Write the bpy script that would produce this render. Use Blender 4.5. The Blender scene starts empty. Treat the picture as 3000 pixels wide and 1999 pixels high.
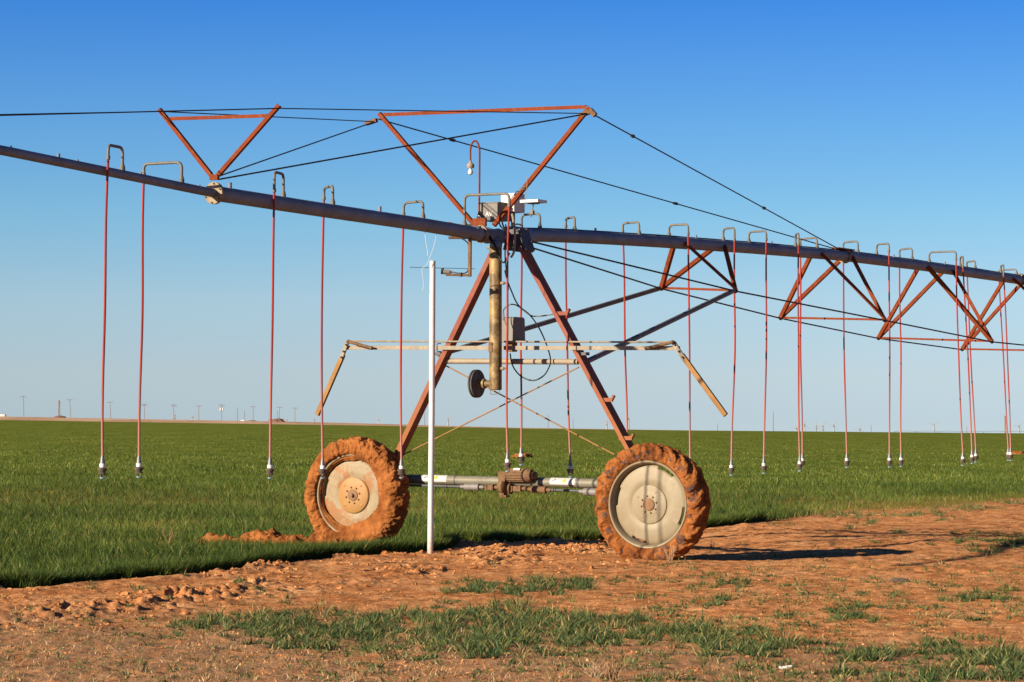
import bpy, math, random
import numpy as np
from mathutils import Vector, Matrix
R = math.radians
random.seed(7)
rng = np.random.default_rng(11)
scene = bpy.context.scene
COL = scene.collection

# ------------------------------------------------------------------ camera
F = 8200.0                      # focal length in pixels of the 3000 px wide photograph
HCAM = 1.64
PITCH = math.atan2(256.5, F)
cam_d = bpy.data.cameras.new("camera")
cam_d.sensor_width = 36.0
cam_d.lens = 36.0 * F / 3000.0
cam_d.clip_start = 0.5
cam_d.clip_end = 20000
cam = bpy.data.objects.new("camera", cam_d)
COL.objects.link(cam)
cam.location = (0, 0, HCAM)
cam.rotation_euler = (R(90) + PITCH, 0, 0)
scene.camera = cam

# ------------------------------------------------------------------ light
SUN_EL, SUN_DIR = R(18.7), Vector((0.812, 0.5835, 0)).normalized()   # SUN_DIR: the way the light travels over the ground
world = bpy.data.worlds.new("World")
scene.world = world
world.use_nodes = True
nt = world.node_tree
nt.nodes.clear()
w_out = nt.nodes.new('ShaderNodeOutputWorld')
w_bg = nt.nodes.new('ShaderNodeBackground')
w_sky = nt.nodes.new('ShaderNodeTexSky')
w_sky.sky_type = 'NISHITA'
w_sky.sun_disc = False
w_sky.sun_elevation = SUN_EL
w_sky.sun_rotation = R(234.3)
w_sky.altitude = 900
w_sky.air_density = 1.0
w_sky.dust_density = 0.6
w_sky.ozone_density = 2.0
w_tc = nt.nodes.new('ShaderNodeTexCoord')
w_map = nt.nodes.new('ShaderNodeMapping')            # clear, deep sky: the blue gains depth quickly above the horizon
w_map.inputs['Scale'].default_value = (1, 1, 2.6)
w_map.inputs['Location'].default_value = (0, 0, 0.1)
w_nrm = nt.nodes.new('ShaderNodeVectorMath'); w_nrm.operation = 'NORMALIZE'
w_sep = nt.nodes.new('ShaderNodeSeparateXYZ')
w_ramp = nt.nodes.new('ShaderNodeValToRGB')
SKY_TINT = [(0.0013, (0.529, 0.445, 0.413)), (0.0192, (0.723, 0.570, 0.460)), (0.046, (0.822, 0.741, 0.589)), (0.0763, (0.624, 0.813, 0.731)), (0.1067, (0.460, 0.765, 0.865)), (0.1246, (0.370, 0.705, 0.925)), (0.1525, (0.215, 0.600, 1.000)), (0.30, (0.10, 0.26, 0.60)), (1.0, (0.12, 0.26, 0.52))]
while len(w_ramp.color_ramp.elements) < len(SKY_TINT): w_ramp.color_ramp.elements.new(0.5)
for e, (pos, c) in zip(w_ramp.color_ramp.elements, SKY_TINT):
    e.position = pos; e.color = (*c, 1)
w_mul = nt.nodes.new('ShaderNodeMix'); w_mul.data_type = 'RGBA'; w_mul.blend_type = 'MULTIPLY'; w_mul.inputs['Factor'].default_value = 1
nt.links.new(w_tc.outputs['Generated'], w_map.inputs['Vector'])
nt.links.new(w_map.outputs['Vector'], w_nrm.inputs[0])
nt.links.new(w_nrm.outputs[0], w_sky.inputs['Vector'])
nt.links.new(w_tc.outputs['Generated'], w_sep.inputs[0])
nt.links.new(w_sep.outputs['Z'], w_ramp.inputs['Fac'])
nt.links.new(w_sky.outputs[0], w_mul.inputs['A'])
nt.links.new(w_ramp.outputs[0], w_mul.inputs['B'])
nt.links.new(w_mul.outputs['Result'], w_bg.inputs['Color'])
nt.links.new(w_bg.outputs[0], w_out.inputs['Surface'])
w_bg.inputs['Strength'].default_value = 0.12

sun_d = bpy.data.lights.new("sun", 'SUN')
sun_d.energy = 5.0
sun_d.angle = R(0.5)
sun_d.color = (1.0, 0.86, 0.68)
sun = bpy.data.objects.new("sun", sun_d)
COL.objects.link(sun)
sun.location = (-20, -15, 20)
sun.rotation_euler = Vector((SUN_DIR.x * math.cos(SUN_EL), SUN_DIR.y * math.cos(SUN_EL), -math.sin(SUN_EL))).to_track_quat('-Z', 'Y').to_euler()

scene.view_settings.view_transform = 'Standard'
scene.view_settings.look = 'None'
scene.view_settings.exposure = 1.1
scene.view_settings.gamma = 1.0
scene.cycles.max_bounces = 6
scene.cycles.transparent_max_bounces = 6

# ------------------------------------------------------------------ projection and ground helpers
FWD = Vector((0, math.cos(PITCH), math.sin(PITCH)))
UPV = Vector((0, -math.sin(PITCH), math.cos(PITCH)))
CAM = Vector((0, 0, HCAM))

def ray(px, py):
    return Vector((1, 0, 0)) * ((px - 1500) / F) + FWD + UPV * ((999.5 - py) / F)

def on_plane(px, py, p0, n):
    d = ray(px, py)
    return CAM + d * ((p0 - CAM).dot(n) / d.dot(n))

def at_depth(px, py, y):
    d = ray(px, py)
    return CAM + d * (y / d.y)

def sstep(a, b, x):
    t = np.clip((x - a) / (b - a), 0, 1)
    return t * t * (3 - 2 * t)

def _h2(ix, iy, seed):
    n = (ix * 374761393 + iy * 668265263 + seed * 974634777) & 0xffffffff
    n = ((n ^ (n >> 13)) * 1274126177) & 0xffffffff
    n = ((n ^ (n >> 16)) * 2246822519) & 0xffffffff
    return ((n ^ (n >> 15)) & 0xffffff) / float(0xffffff)

def vn2(x, y, seed=0):
    x = np.asarray(x, float); y = np.asarray(y, float)
    ix = np.floor(x).astype(np.int64); iy = np.floor(y).astype(np.int64)
    fx = x - ix; fy = y - iy
    fx = fx * fx * (3 - 2 * fx); fy = fy * fy * (3 - 2 * fy)
    a = _h2(ix, iy, seed); b = _h2(ix + 1, iy, seed); c = _h2(ix, iy + 1, seed); d = _h2(ix + 1, iy + 1, seed)
    return (a + (b - a) * fx) * (1 - fy) + (c + (d - c) * fx) * fy

def fbm2(x, y, octs=4, seed=0, gain=0.5):
    s = 0; a = 1; t = 0
    for o in range(octs):
        s = s + a * vn2(x * 2 ** o, y * 2 ** o, seed + o * 17); t += a; a *= gain
    return s / t

def vn3(x, y, z, seed=0):
    iz = np.floor(z).astype(np.int64); fz = z - iz; fz = fz * fz * (3 - 2 * fz)
    def lay(k):
        ix = np.floor(x).astype(np.int64); iy = np.floor(y).astype(np.int64)
        fx = x - ix; fy = y - iy
        fx = fx * fx * (3 - 2 * fx); fy = fy * fy * (3 - 2 * fy)
        q = k * 7919 + seed
        a = _h2(ix, iy, q); b = _h2(ix + 1, iy, q); c = _h2(ix, iy + 1, q); d = _h2(ix + 1, iy + 1, q)
        return (a + (b - a) * fx) * (1 - fy) + (c + (d - c) * fx) * fy
    return lay(iz) * (1 - fz) + lay(iz + 1) * fz

def fbm3(x, y, z, octs=4, seed=0, gain=0.5):
    s = 0; a = 1; t = 0
    for o in range(octs):
        s = s + a * vn3(x * 2 ** o, y * 2 ** o, z * 2 ** o, seed + o * 31); t += a; a *= gain
    return s / t

CREST_X = [-600, 0, 1058, 1543, 2040, 2677, 3000, 3600]
CREST_Y = [1224, 1231, 1247, 1256, 1262, 1267.5, 1270, 1273]      # far edge of the wheat
RIDGE_X = [-600, 0, 1000, 1500, 2040, 2677, 3000, 3600]
RIDGE_Y = [1211, 1220.5, 1239, 1253.2, 1261.4, 1267.3, 1269.8, 1273]

def ground(x, y):
    """Height of the smooth ground."""
    x = np.asarray(x, float); y = np.asarray(y, float)
    yy = np.maximum(y, 1.0)
    u = np.clip(1500 + F * x / yy, -600, 3600)
    near = -0.009 * x + 0.13 * sstep(36, 41, y) * sstep(1.5, 4.0, x) * (1 - sstep(60, 120, y))
    sc = (256 + 1000 - np.interp(u, CREST_X, CREST_Y)) / F
    sr = (256 + 1000 - np.interp(u, RIDGE_X, RIDGE_Y)) / F
    s = sc + (sr - sc) * sstep(452, 520, y) - 0.00035 * sstep(522, 640, y)
    far = HCAM + yy * s
    w = sstep(60, 450, y)
    return near + (far - near) * w

def ground_at(px, py):
    """Where the ray through a pixel meets the smooth ground."""
    d = ray(px, py)
    y = max(5.0, HCAM * F / max(py - 1256 - 0.009 * (px - 1500), 3))
    for _ in range(12):
        zt = float(ground(d.x / d.y * y, y))
        y = y + 0.8 * ((zt - HCAM) / (d.z / d.y) - y) if abs(d.z) > 1e-5 else y
        y = min(max(y, 5), 480)
    return Vector((d.x / d.y * y, y, float(ground(d.x / d.y * y, y))))

EDGE_PX = [(-400, 1775), (0, 1733), (100, 1731), (200, 1722), (300, 1706), (470, 1700), (700, 1678), (850, 1655), (1000, 1640),
           (1150, 1631), (1262, 1622), (1325, 1608), (1345, 1590), (1476, 1598), (1595, 1590), (1765, 1588), (1900, 1570), (2080, 1552),
           (2200, 1534), (2300, 1522), (2420, 1512), (2600, 1502), (2760, 1494), (3000, 1470), (3400, 1446)]
_e = [ground_at(a, b) for a, b in EDGE_PX]
EDGE_X = [-60.0] + [p.x for p in _e] + [60.0]
EDGE_Yv = [_e[0].y - 0.85 * 20] + [p.y for p in _e] + [_e[-1].y + 45]
def edge_y(x):
    return np.interp(x, EDGE_X, EDGE_Yv)

def micro(x, y):
    """Clods, ruts and lumps of the bare soil."""
    x = np.asarray(x, float); y = np.asarray(y, float)
    s = edge_y(x) - y
    near = (1 - sstep(60, 90, y))
    out = sstep(-0.1, 0.4, s)
    d = 0.030 * (fbm2(x * 0.7, y * 0.5, 3, 5) - 0.5) + 0.026 * (fbm2(x * 3.1, y * 2.2, 4, 9) - 0.5) + 0.034 * (fbm2(x * 8.0, y * 5.0, 4, 12, 0.65) - 0.5)
    zone = sstep(0.0, 0.5, s) * (1 - sstep(4.0, 8.5, s)) * (1 - 0.45 * sstep(-1.6, -0.8, x)) * (1 - 0.6 * sstep(0.2, 2.2, x))
    lump = np.abs(fbm2(x * 5.2, y * 2.7, 4, 21, 0.62) - 0.5) * 2
    clod = np.maximum(fbm2(x * 9.5, y * 5.5, 3, 33, 0.6) - 0.44, 0)
    patch = sstep(0.38, 0.6, fbm2(x * 0.9, y * 0.45, 3, 61))
    ridge = 1 - np.abs(fbm2(x * 2.3, y * 1.2, 4, 23, 0.6) - 0.5) * 4
    d = d + zone * (0.12 + 0.88 * patch) * (0.12 * (lump - 0.3) + 0.06 * np.clip(ridge, -0.4, 1) + 0.26 * clod) * 0.75
    d = d + 0.03 * zone
    # ridge of earth thrown against the wheat
    d = d + 0.03 * np.exp(-((s - 0.75) / 0.5) ** 2) * sstep(-6, -4, -np.abs(x - (-1.0))) * fbm2(x * 2.5, y, 3, 71)
    # shallow wheel track leading past the near wheel
    d = d - 0.05 * np.exp(-((y - (35.5 - 0.577 * (x - 1.8))) / 0.35) ** 2) * sstep(2.4, 3.2, x)
    return d * out * near
def ground_full(x, y):
    return ground(x, y) + micro(x, y)

# ------------------------------------------------------------------ mesh helpers
def frame_of(axis, hint):
    a = axis.normalized()
    y = hint - a * hint.dot(a)
    if y.length < 1e-6:
        y = Vector((0, 0, 1)) - a * a.z
        if y.length < 1e-6:
            y = Vector((1, 0, 0))
    y.normalize()
    return y.cross(a), y, a

class MB:
    def __init__(self):
        self.v = []; self.f = []; self.m = []
    def add(self, vs, fs, mi=0):
        o = len(self.v)
        self.v += [tuple(p) for p in vs]
        self.f += [tuple(i + o for i in q) for q in fs]
        self.m += [mi] * len(fs)
        return self
    def bar(self, A, B, w, d, hint=Vector((0, 0, 1)), mi=0):
        A = Vector(A); B = Vector(B)
        x, y, a = frame_of(B - A, hint)
        vs = []
        for P in (A, B):
            for sx, sy in ((-1, -1), (1, -1), (1, 1), (-1, 1)):
                vs.append(P + x * (sx * w / 2) + y * (sy * d / 2))
        return self.add(vs, [(3, 2, 1, 0), (4, 5, 6, 7), (0, 1, 5, 4), (1, 2, 6, 5), (2, 3, 7, 6), (3, 0, 4, 7)], mi)
    def angle(self, A, B, w, th, hint, mi=0):
        """An L-section bar: a face plate and a flange behind its right edge."""
        A = Vector(A); B = Vector(B)
        x, y, a = frame_of(B - A, hint)
        self.bar(A - y * (w / 2 - th / 2), B - y * (w / 2 - th / 2), w, th, hint, mi)
        s = 1 if x.dot(BDIR) > 0 else -1
        self.bar(A + x * s * (w / 2 - th / 2) + y * th / 2, B + x * s * (w / 2 - th / 2) + y * th / 2, th, w - th, hint, mi)
        return self
    def box(self, c, ex, ey, ez, mi=0):
        c = Vector(c); vs = []
        for sz in (-1, 1):
            for sx, sy in ((-1, -1), (1, -1), (1, 1), (-1, 1)):
                vs.append(c + ex * sx + ey * sy + ez * sz)
        fs = [(3, 2, 1, 0), (4, 5, 6, 7), (0, 1, 5, 4), (1, 2, 6, 5), (2, 3, 7, 6), (3, 0, 4, 7)]
        if ex.cross(ey).dot(ez) < 0:
            fs = [q[::-1] for q in fs]
        return self.add(vs, fs, mi)
    def tube(self, pts, r, seg=10, mi=0, caps=True):
        pts = [Vector(p) for p in pts]
        rs = r if isinstance(r, (list, tuple)) else [r] * len(pts)
        n = len(pts); vs = []; fs = []
        up = Vector((0, 0, 1))
        t0 = (pts[1] - pts[0]).normalized()
        if abs(t0.z) > 0.9: up = Vector((0.5, 0.866, 0))
        prev = None
        for i, p in enumerate(pts):
            t = ((pts[min(i + 1, n - 1)] - p).normalized() + (p - pts[max(i - 1, 0)]).normalized())
            t = t.normalized() if t.length > 1e-6 else (pts[min(i + 1, n - 1)] - pts[max(i - 1, 0)]).normalized()
            y = (prev if prev is not None else up); y = y - t * y.dot(t); y.normalize()
            prev = y; x = y.cross(t)
            for k in range(seg):
                an = 2 * math.pi * k / seg
                vs.append(p + (x * math.cos(an) + y * math.sin(an)) * rs[i])
        for i in range(n - 1):
            for k in range(seg):
                k2 = (k + 1) % seg
                fs.append((i * seg + k, i * seg + k2, (i + 1) * seg + k2, (i + 1) * seg + k))
        if caps:
            fs.append(tuple(reversed(range(seg)))); fs.append(tuple((n - 1) * seg + k for k in range(seg)))
        return self.add(vs, fs, mi)
    def lathe(self, c, axis, prof, seg=32, ref=None, mi=0, rfun=None):
        c = Vector(c); x, y, a = frame_of(Vector(axis), ref or (Vector((0, 0, 1)) if abs(axis[2]) < 0.9 else Vector((0, -1, 0))))
        vs = []; fs = []; n = len(prof)
        for i, (r, h) in enumerate(prof):
            for k in range(seg):
                an = 2 * math.pi * k / seg
                rr = r if rfun is None else rfun(r, i, an)
                vs.append(c + a * h + (x * math.cos(an) + y * math.sin(an)) * rr)
        for i in range(n - 1):
            for k in range(seg):
                k2 = (k + 1) % seg
                fs.append((i * seg + k, i * seg + k2, (i + 1) * seg + k2, (i + 1) * seg + k))
        if prof[0][0] > 1e-5: fs.append(tuple(reversed(range(seg))))
        if prof[-1][0] > 1e-5: fs.append(tuple((n - 1) * seg + k for k in range(seg)))
        return self.add(vs, fs, mi)
    def ball(self, c, r, seg=16, rings=8, mi=0, sc=(1, 1, 1)):
        prof = [(max(r * math.sin(math.pi * i / rings), 1e-6), -r * math.cos(math.pi * i / rings)) for i in range(rings + 1)]
        o = len(self.v)
        self.lathe((0, 0, 0), (0, 0, 1), prof, seg, mi=mi)
        c = Vector(c)
        for i in range(o, len(self.v)):
            p = self.v[i]; self.v[i] = (c.x + p[0] * sc[0], c.y + p[1] * sc[1], c.z + p[2] * sc[2])
        return self
    def mesh(self, name, mats, origin=Vector((0, 0, 0)), ang=35):
        me = bpy.data.meshes.new(name)
        me.from_pydata([(p[0] - origin.x, p[1] - origin.y, p[2] - origin.z) for p in self.v], [], self.f)
        for m in (mats if isinstance(mats, (list, tuple)) else [mats]):
            me.materials.append(m)
        if max(self.m or [0]) > 0:
            me.polygons.foreach_set('material_index', self.m)
        me.polygons.foreach_set('use_smooth', [True] * len(me.polygons))
        me.set_sharp_from_angle(angle=R(ang))
        me.update()
        return me
    def build(self, name, mats, parent=None, label=None, ang=35):
        """One mesh object; world coordinates are made local to the parent."""
        org = world_loc(parent) if parent else Vector((0, 0, 0))
        if parent is None and self.v:
            a = np.array(self.v); org = Vector((float(a[:, 0].mean()), float(a[:, 1].mean()), float(a[:, 2].min())))
        o = bpy.data.objects.new(name, self.mesh(name, mats, org, ang))
        COL.objects.link(o)
        if parent: o.parent = parent
        else: o.location = org
        if label: o['label'] = label
        return o

def world_loc(o):
    p = Vector((0, 0, 0))
    while o is not None:
        p = p + Vector(o.location); o = o.parent
    return p
def tag(o, label=None, cat=None, group=None, kind=None):
    if label: o['label'] = label
    if cat: o['category'] = cat
    if group: o['group'] = group
    if kind: o['kind'] = kind
    return o
def thing(name, label, cat, loc, group=None):
    o = bpy.data.objects.new(name, None)
    COL.objects.link(o)
    o.location = loc
    o.empty_display_size = 0.2
    return tag(o, label, cat, group)

def arc(pts, rad, n=5):
    """Polyline with rounded corners."""
    pts = [Vector(p) for p in pts]; out = [pts[0]]
    for i in range(1, len(pts) - 1):
        a = pts[i - 1] - pts[i]; b = pts[i + 1] - pts[i]
        r = min(rad, a.length * 0.48, b.length * 0.48)
        p0 = pts[i] + a.normalized() * r; p2 = pts[i] + b.normalized() * r
        for k in range(n + 1):
            t = k / n
            out.append(p0 * (1 - t) ** 2 + pts[i] * 2 * t * (1 - t) + p2 * t * t)
    out.append(pts[-1])
    return out

# ------------------------------------------------------------------ materials
def mat(name, col, rough=0.7, metal=0.0, col2=None, scale=8.0, amount=0.6, bump=0.0, bscale=40.0, col3=None, detail=6, lo=0.35, hi=0.65, coord='Object', spec=0.3):
    col, col2, col3 = [tuple(v * 0.74 for v in c) if c else None for c in (col, col2, col3)]
    m = bpy.data.materials.new(name); m.use_nodes = True
    t = m.node_tree; b = t.nodes['Principled BSDF']
    b.inputs['Base Color'].default_value = (*col, 1); b.inputs['Roughness'].default_value = rough; b.inputs['Metallic'].default_value = metal
    b.inputs['Specular IOR Level'].default_value = spec
    tc = t.nodes.new('ShaderNodeTexCoord')
    last = None
    def layer(prev, c, sc, lo, hi, amt):
        n = t.nodes.new('ShaderNodeTexNoise'); n.inputs['Scale'].default_value = sc; n.inputs['Detail'].default_value = detail; n.inputs['Roughness'].default_value = 0.6
        t.links.new(tc.outputs[coord], n.inputs['Vector'])
        mr = t.nodes.new('ShaderNodeMapRange'); mr.inputs['From Min'].default_value = lo; mr.inputs['From Max'].default_value = hi; mr.inputs['To Max'].default_value = amt
        t.links.new(n.outputs['Fac'], mr.inputs['Value'])
        mx = t.nodes.new('ShaderNodeMix'); mx.data_type = 'RGBA'
        t.links.new(mr.outputs[0], mx.inputs['Factor'])
        if prev is None: mx.inputs['A'].default_value = (*col, 1)
        else: t.links.new(prev, mx.inputs['A'])
        mx.inputs['B'].default_value = (*c, 1)
        return mx.outputs['Result']
    if col2: last = layer(None, col2, scale, lo, hi, amount)
    if col3: last = layer(last, col3, scale * 3.3, 0.5, 0.68, amount)
    if last is not None: t.links.new(last, b.inputs['Base Color'])
    if bump:
        n = t.nodes.new('ShaderNodeTexNoise'); n.inputs['Scale'].default_value = bscale; n.inputs['Detail'].default_value = 5
        t.links.new(tc.outputs[coord], n.inputs['Vector'])
        bp = t.nodes.new('ShaderNodeBump'); bp.inputs['Strength'].default_value = bump; bp.inputs['Distance'].default_value = 0.01
        t.links.new(n.outputs['Fac'], bp.inputs['Height']); t.links.new(bp.outputs[0], b.inputs['Normal'])
    return m

M = {}
M['pipe'] = mat('weathered_galvanised_pipe', (0.225, 0.262, 0.315), 0.6, 0.1, (0.150, 0.172, 0.210), 3.0, 0.8, 0.25, 60, (0.23, 0.235, 0.24), spec=0.2)
M['galv'] = mat('grey_galvanised_tube', (0.205, 0.195, 0.165), 0.6, 0.15, (0.14, 0.125, 0.10), 9, 0.8, col3=(0.16, 0.12, 0.08), spec=0.2)
M['red'] = mat('sun_faded_red_paint', (0.235, 0.046, 0.013), 0.75, 0, (0.155, 0.034, 0.012), 5, 0.8, 0.15, 50, (0.23, 0.085, 0.035), spec=0.08)
M['cable'] = mat('dark_steel_rod', (0.022, 0.02, 0.02), 0.6, 0.2, (0.05, 0.03, 0.02), 20, 0.5)
M['black'] = mat('black_rubber_cable', (0.012, 0.012, 0.014), 0.55)
M['white'] = mat('white_plastic', (0.74, 0.74, 0.72), 0.4, 0, (0.62, 0.60, 0.55), 5, 0.5)
M['whitebox'] = mat('white_enamel', (0.68, 0.66, 0.62), 0.45, 0, (0.5, 0.45, 0.38), 9, 0.5)
M['beige'] = mat('dusty_beige_paint', (0.36, 0.29, 0.20), 0.6, 0, (0.27, 0.205, 0.13), 7, 0.7)
M['greybox'] = mat('grey_cabinet_paint', (0.24, 0.22, 0.19), 0.6, 0, (0.19, 0.17, 0.14), 6, 0.6, spec=0.15)
M['railing'] = mat('pale_galvanised_rail', (0.34, 0.295, 0.225), 0.6, 0.05, (0.245, 0.195, 0.13), 9, 0.8, col3=(0.27, 0.19, 0.11), spec=0.2)
M['wood'] = mat('weathered_orange_arm', (0.35, 0.195, 0.075), 0.75, 0, (0.25, 0.13, 0.05), 7, 0.8, spec=0.1)
M['beam'] = mat('olive_galvanised_beam', (0.235, 0.22, 0.165), 0.55, 0.1, (0.165, 0.15, 0.105), 7, 0.8, 0.1, 40, (0.27, 0.215, 0.135), spec=0.2)
M['rust'] = mat('rusty_steel', (0.20, 0.115, 0.058), 0.85, 0, (0.11, 0.06, 0.034), 14, 0.8, 0.4, 60, (0.30, 0.18, 0.085), spec=0.15)
M['sleeve'] = mat('grey_sleeve', (0.24, 0.225, 0.21), 0.6, 0.1, (0.2, 0.165, 0.13), 10, 0.6)
M['yellow'] = mat('stained_yellow_pipe', (0.36, 0.235, 0.085), 0.5, 0.1, (0.125, 0.078, 0.03), 2.6, 0.95, 0.3, 60, (0.36, 0.26, 0.12), lo=0.44, hi=0.54, detail=9)
M['rim'] = mat('cream_wheel_steel', (0.300, 0.250, 0.158), 0.55, 0.05, (0.235, 0.178, 0.098), 3, 0.7, 0.05, 40, (0.25, 0.19, 0.11))
M['hubrust'] = mat('dusty_rust_hub', (0.27, 0.15, 0.075), 0.8, 0, (0.20, 0.10, 0.05), 16, 0.7)
M['hubyellow'] = mat('yellow_wheel_centre', (0.38, 0.20, 0.06), 0.55, 0.05, (0.33, 0.155, 0.045), 6, 0.6)
M['muddyrim'] = mat('mud_splashed_wheel_steel', (0.315, 0.240, 0.135), 0.6, 0.0, (0.33, 0.145, 0.048), 3.2, 0.95, 0.25, 30, (0.27, 0.155, 0.07), lo=0.53, hi=0.575)
M['deflector'] = mat('pale_blue_plastic', (0.25, 0.42, 0.55), 0.4)
M['bell'] = mat('dusty_dark_plastic', (0.075, 0.062, 0.052), 0.7, 0, (0.22, 0.15, 0.09), 18, 0.7)
M['weight'] = mat('dull_zinc_weight', (0.22, 0.21, 0.20), 0.5, 0.4)
M['pvc'] = mat('white_plastic_pipe', (0.72, 0.71, 0.69), 0.4, 0, (0.64, 0.60, 0.54), 6, 0.5)
def splash(m, z0, z1, col):
    t = m.node_tree; b = t.nodes['Principled BSDF']; src = b.inputs['Base Color'].links[0].from_socket
    g = t.nodes.new('ShaderNodeNewGeometry'); sx = t.nodes.new('ShaderNodeSeparateXYZ'); t.links.new(g.outputs['Position'], sx.inputs[0])
    nz = t.nodes.new('ShaderNodeTexNoise'); nz.inputs['Scale'].default_value = 22; nz.inputs['Detail'].default_value = 6
    t.links.new(g.outputs['Position'], nz.inputs['Vector'])
    ad = t.nodes.new('ShaderNodeMath'); ad.operation = 'MULTIPLY_ADD'; ad.inputs[1].default_value = -0.5
    t.links.new(nz.outputs['Fac'], ad.inputs[0]); t.links.new(sx.outputs['Z'], ad.inputs[2])
    mr = t.nodes.new('ShaderNodeMapRange'); mr.inputs['From Min'].default_value = z0 - 0.25; mr.inputs['From Max'].default_value = z1 - 0.25; mr.inputs['To Min'].default_value = 0.75; mr.inputs['To Max'].default_value = 0.0
    t.links.new(ad.outputs[0], mr.inputs['Value'])
    mx = t.nodes.new('ShaderNodeMix'); mx.data_type = 'RGBA'; t.links.new(mr.outputs[0], mx.inputs['Factor']); t.links.new(src, mx.inputs['A']); mx.inputs['B'].default_value = (*col, 1)
    t.links.new(mx.outputs['Result'], b.inputs['Base Color'])
splash(M['pvc'], 0.05, 0.35, (0.40, 0.19, 0.09))
M['yellowsign'] = mat('warning_yellow', (0.70, 0.46, 0.02), 0.5)
M['sticker'] = mat('white_sticker', (0.56, 0.54, 0.50), 0.45)
M['solar'] = mat('solar_cell_dark', (0.02, 0.025, 0.05), 0.2)
M['greyplate'] = mat('dark_grey_plate', (0.11, 0.11, 0.115), 0.6, 0.2, (0.07, 0.065, 0.06), 8, 0.6)
M['flange'] = mat('stained_pale_flange', (0.33, 0.26, 0.165), 0.6, 0.05, (0.20, 0.125, 0.06), 9, 0.9)

def gradient_red(name):
    """Red hose, bleached and dusty on its lowest metre."""
    m = mat(name, (0.36, 0.036, 0.024), 0.55, 0, (0.27, 0.03, 0.025), 5, 0.6, spec=0.15)
    t = m.node_tree; b = t.nodes['Principled BSDF']
    src = b.inputs['Base Color'].links[0].from_socket
    g = t.nodes.new('ShaderNodeNewGeometry'); sx = t.nodes.new('ShaderNodeSeparateXYZ')
    t.links.new(g.outputs['Position'], sx.inputs[0])
    mr = t.nodes.new('ShaderNodeMapRange'); mr.inputs['From Min'].default_value = 0.85; mr.inputs['From Max'].default_value = 2.5
    mr.inputs['To Min'].default_value = 0.92; mr.inputs['To Max'].default_value = 0.0
    t.links.new(sx.outputs['Z'], mr.inputs['Value'])
    mx = t.nodes.new('ShaderNodeMix'); mx.data_type = 'RGBA'
    t.links.new(mr.outputs[0], mx.inputs['Factor']); t.links.new(src, mx.inputs['A']); mx.inputs['B'].default_value = (0.36, 0.20, 0.17, 1)
    t.links.new(mx.outputs['Result'], b.inputs['Base Color'])
    return m
M['hose'] = gradient_red('red_drop_hose')

def leg_red():
    m = mat('red_paint_with_dust', (0.31, 0.105, 0.072), 0.75, 0, (0.21, 0.065, 0.04), 4, 0.8, col3=(0.28, 0.12, 0.085), spec=0.1)
    t = m.node_tree; b = t.nodes['Principled BSDF']
    src = b.inputs['Base Color'].links[0].from_socket
    g = t.nodes.new('ShaderNodeNewGeometry'); sx = t.nodes.new('ShaderNodeSeparateXYZ')
    t.links.new(g.outputs['Position'], sx.inputs[0])
    mr = t.nodes.new('ShaderNodeMapRange'); mr.inputs['From Min'].default_value = 1.2; mr.inputs['From Max'].default_value = 2.8
    mr.inputs['To Min'].default_value = 0.85; mr.inputs['To Max'].default_value = 0.0
    t.links.new(sx.outputs['Z'], mr.inputs['Value'])
    mx = t.nodes.new('ShaderNodeMix'); mx.data_type = 'RGBA'
    t.links.new(mr.outputs[0], mx.inputs['Factor']); t.links.new(src, mx.inputs['A']); mx.inputs['B'].default_value = (0.26, 0.10, 0.035, 1)
    t.links.new(mx.outputs['Result'], b.inputs['Base Color'])
    return m
M['leg'] = leg_red()

def attr_node(t, name):
    a = t.nodes.new('ShaderNodeAttribute'); a.attribute_name = name
    return a

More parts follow.
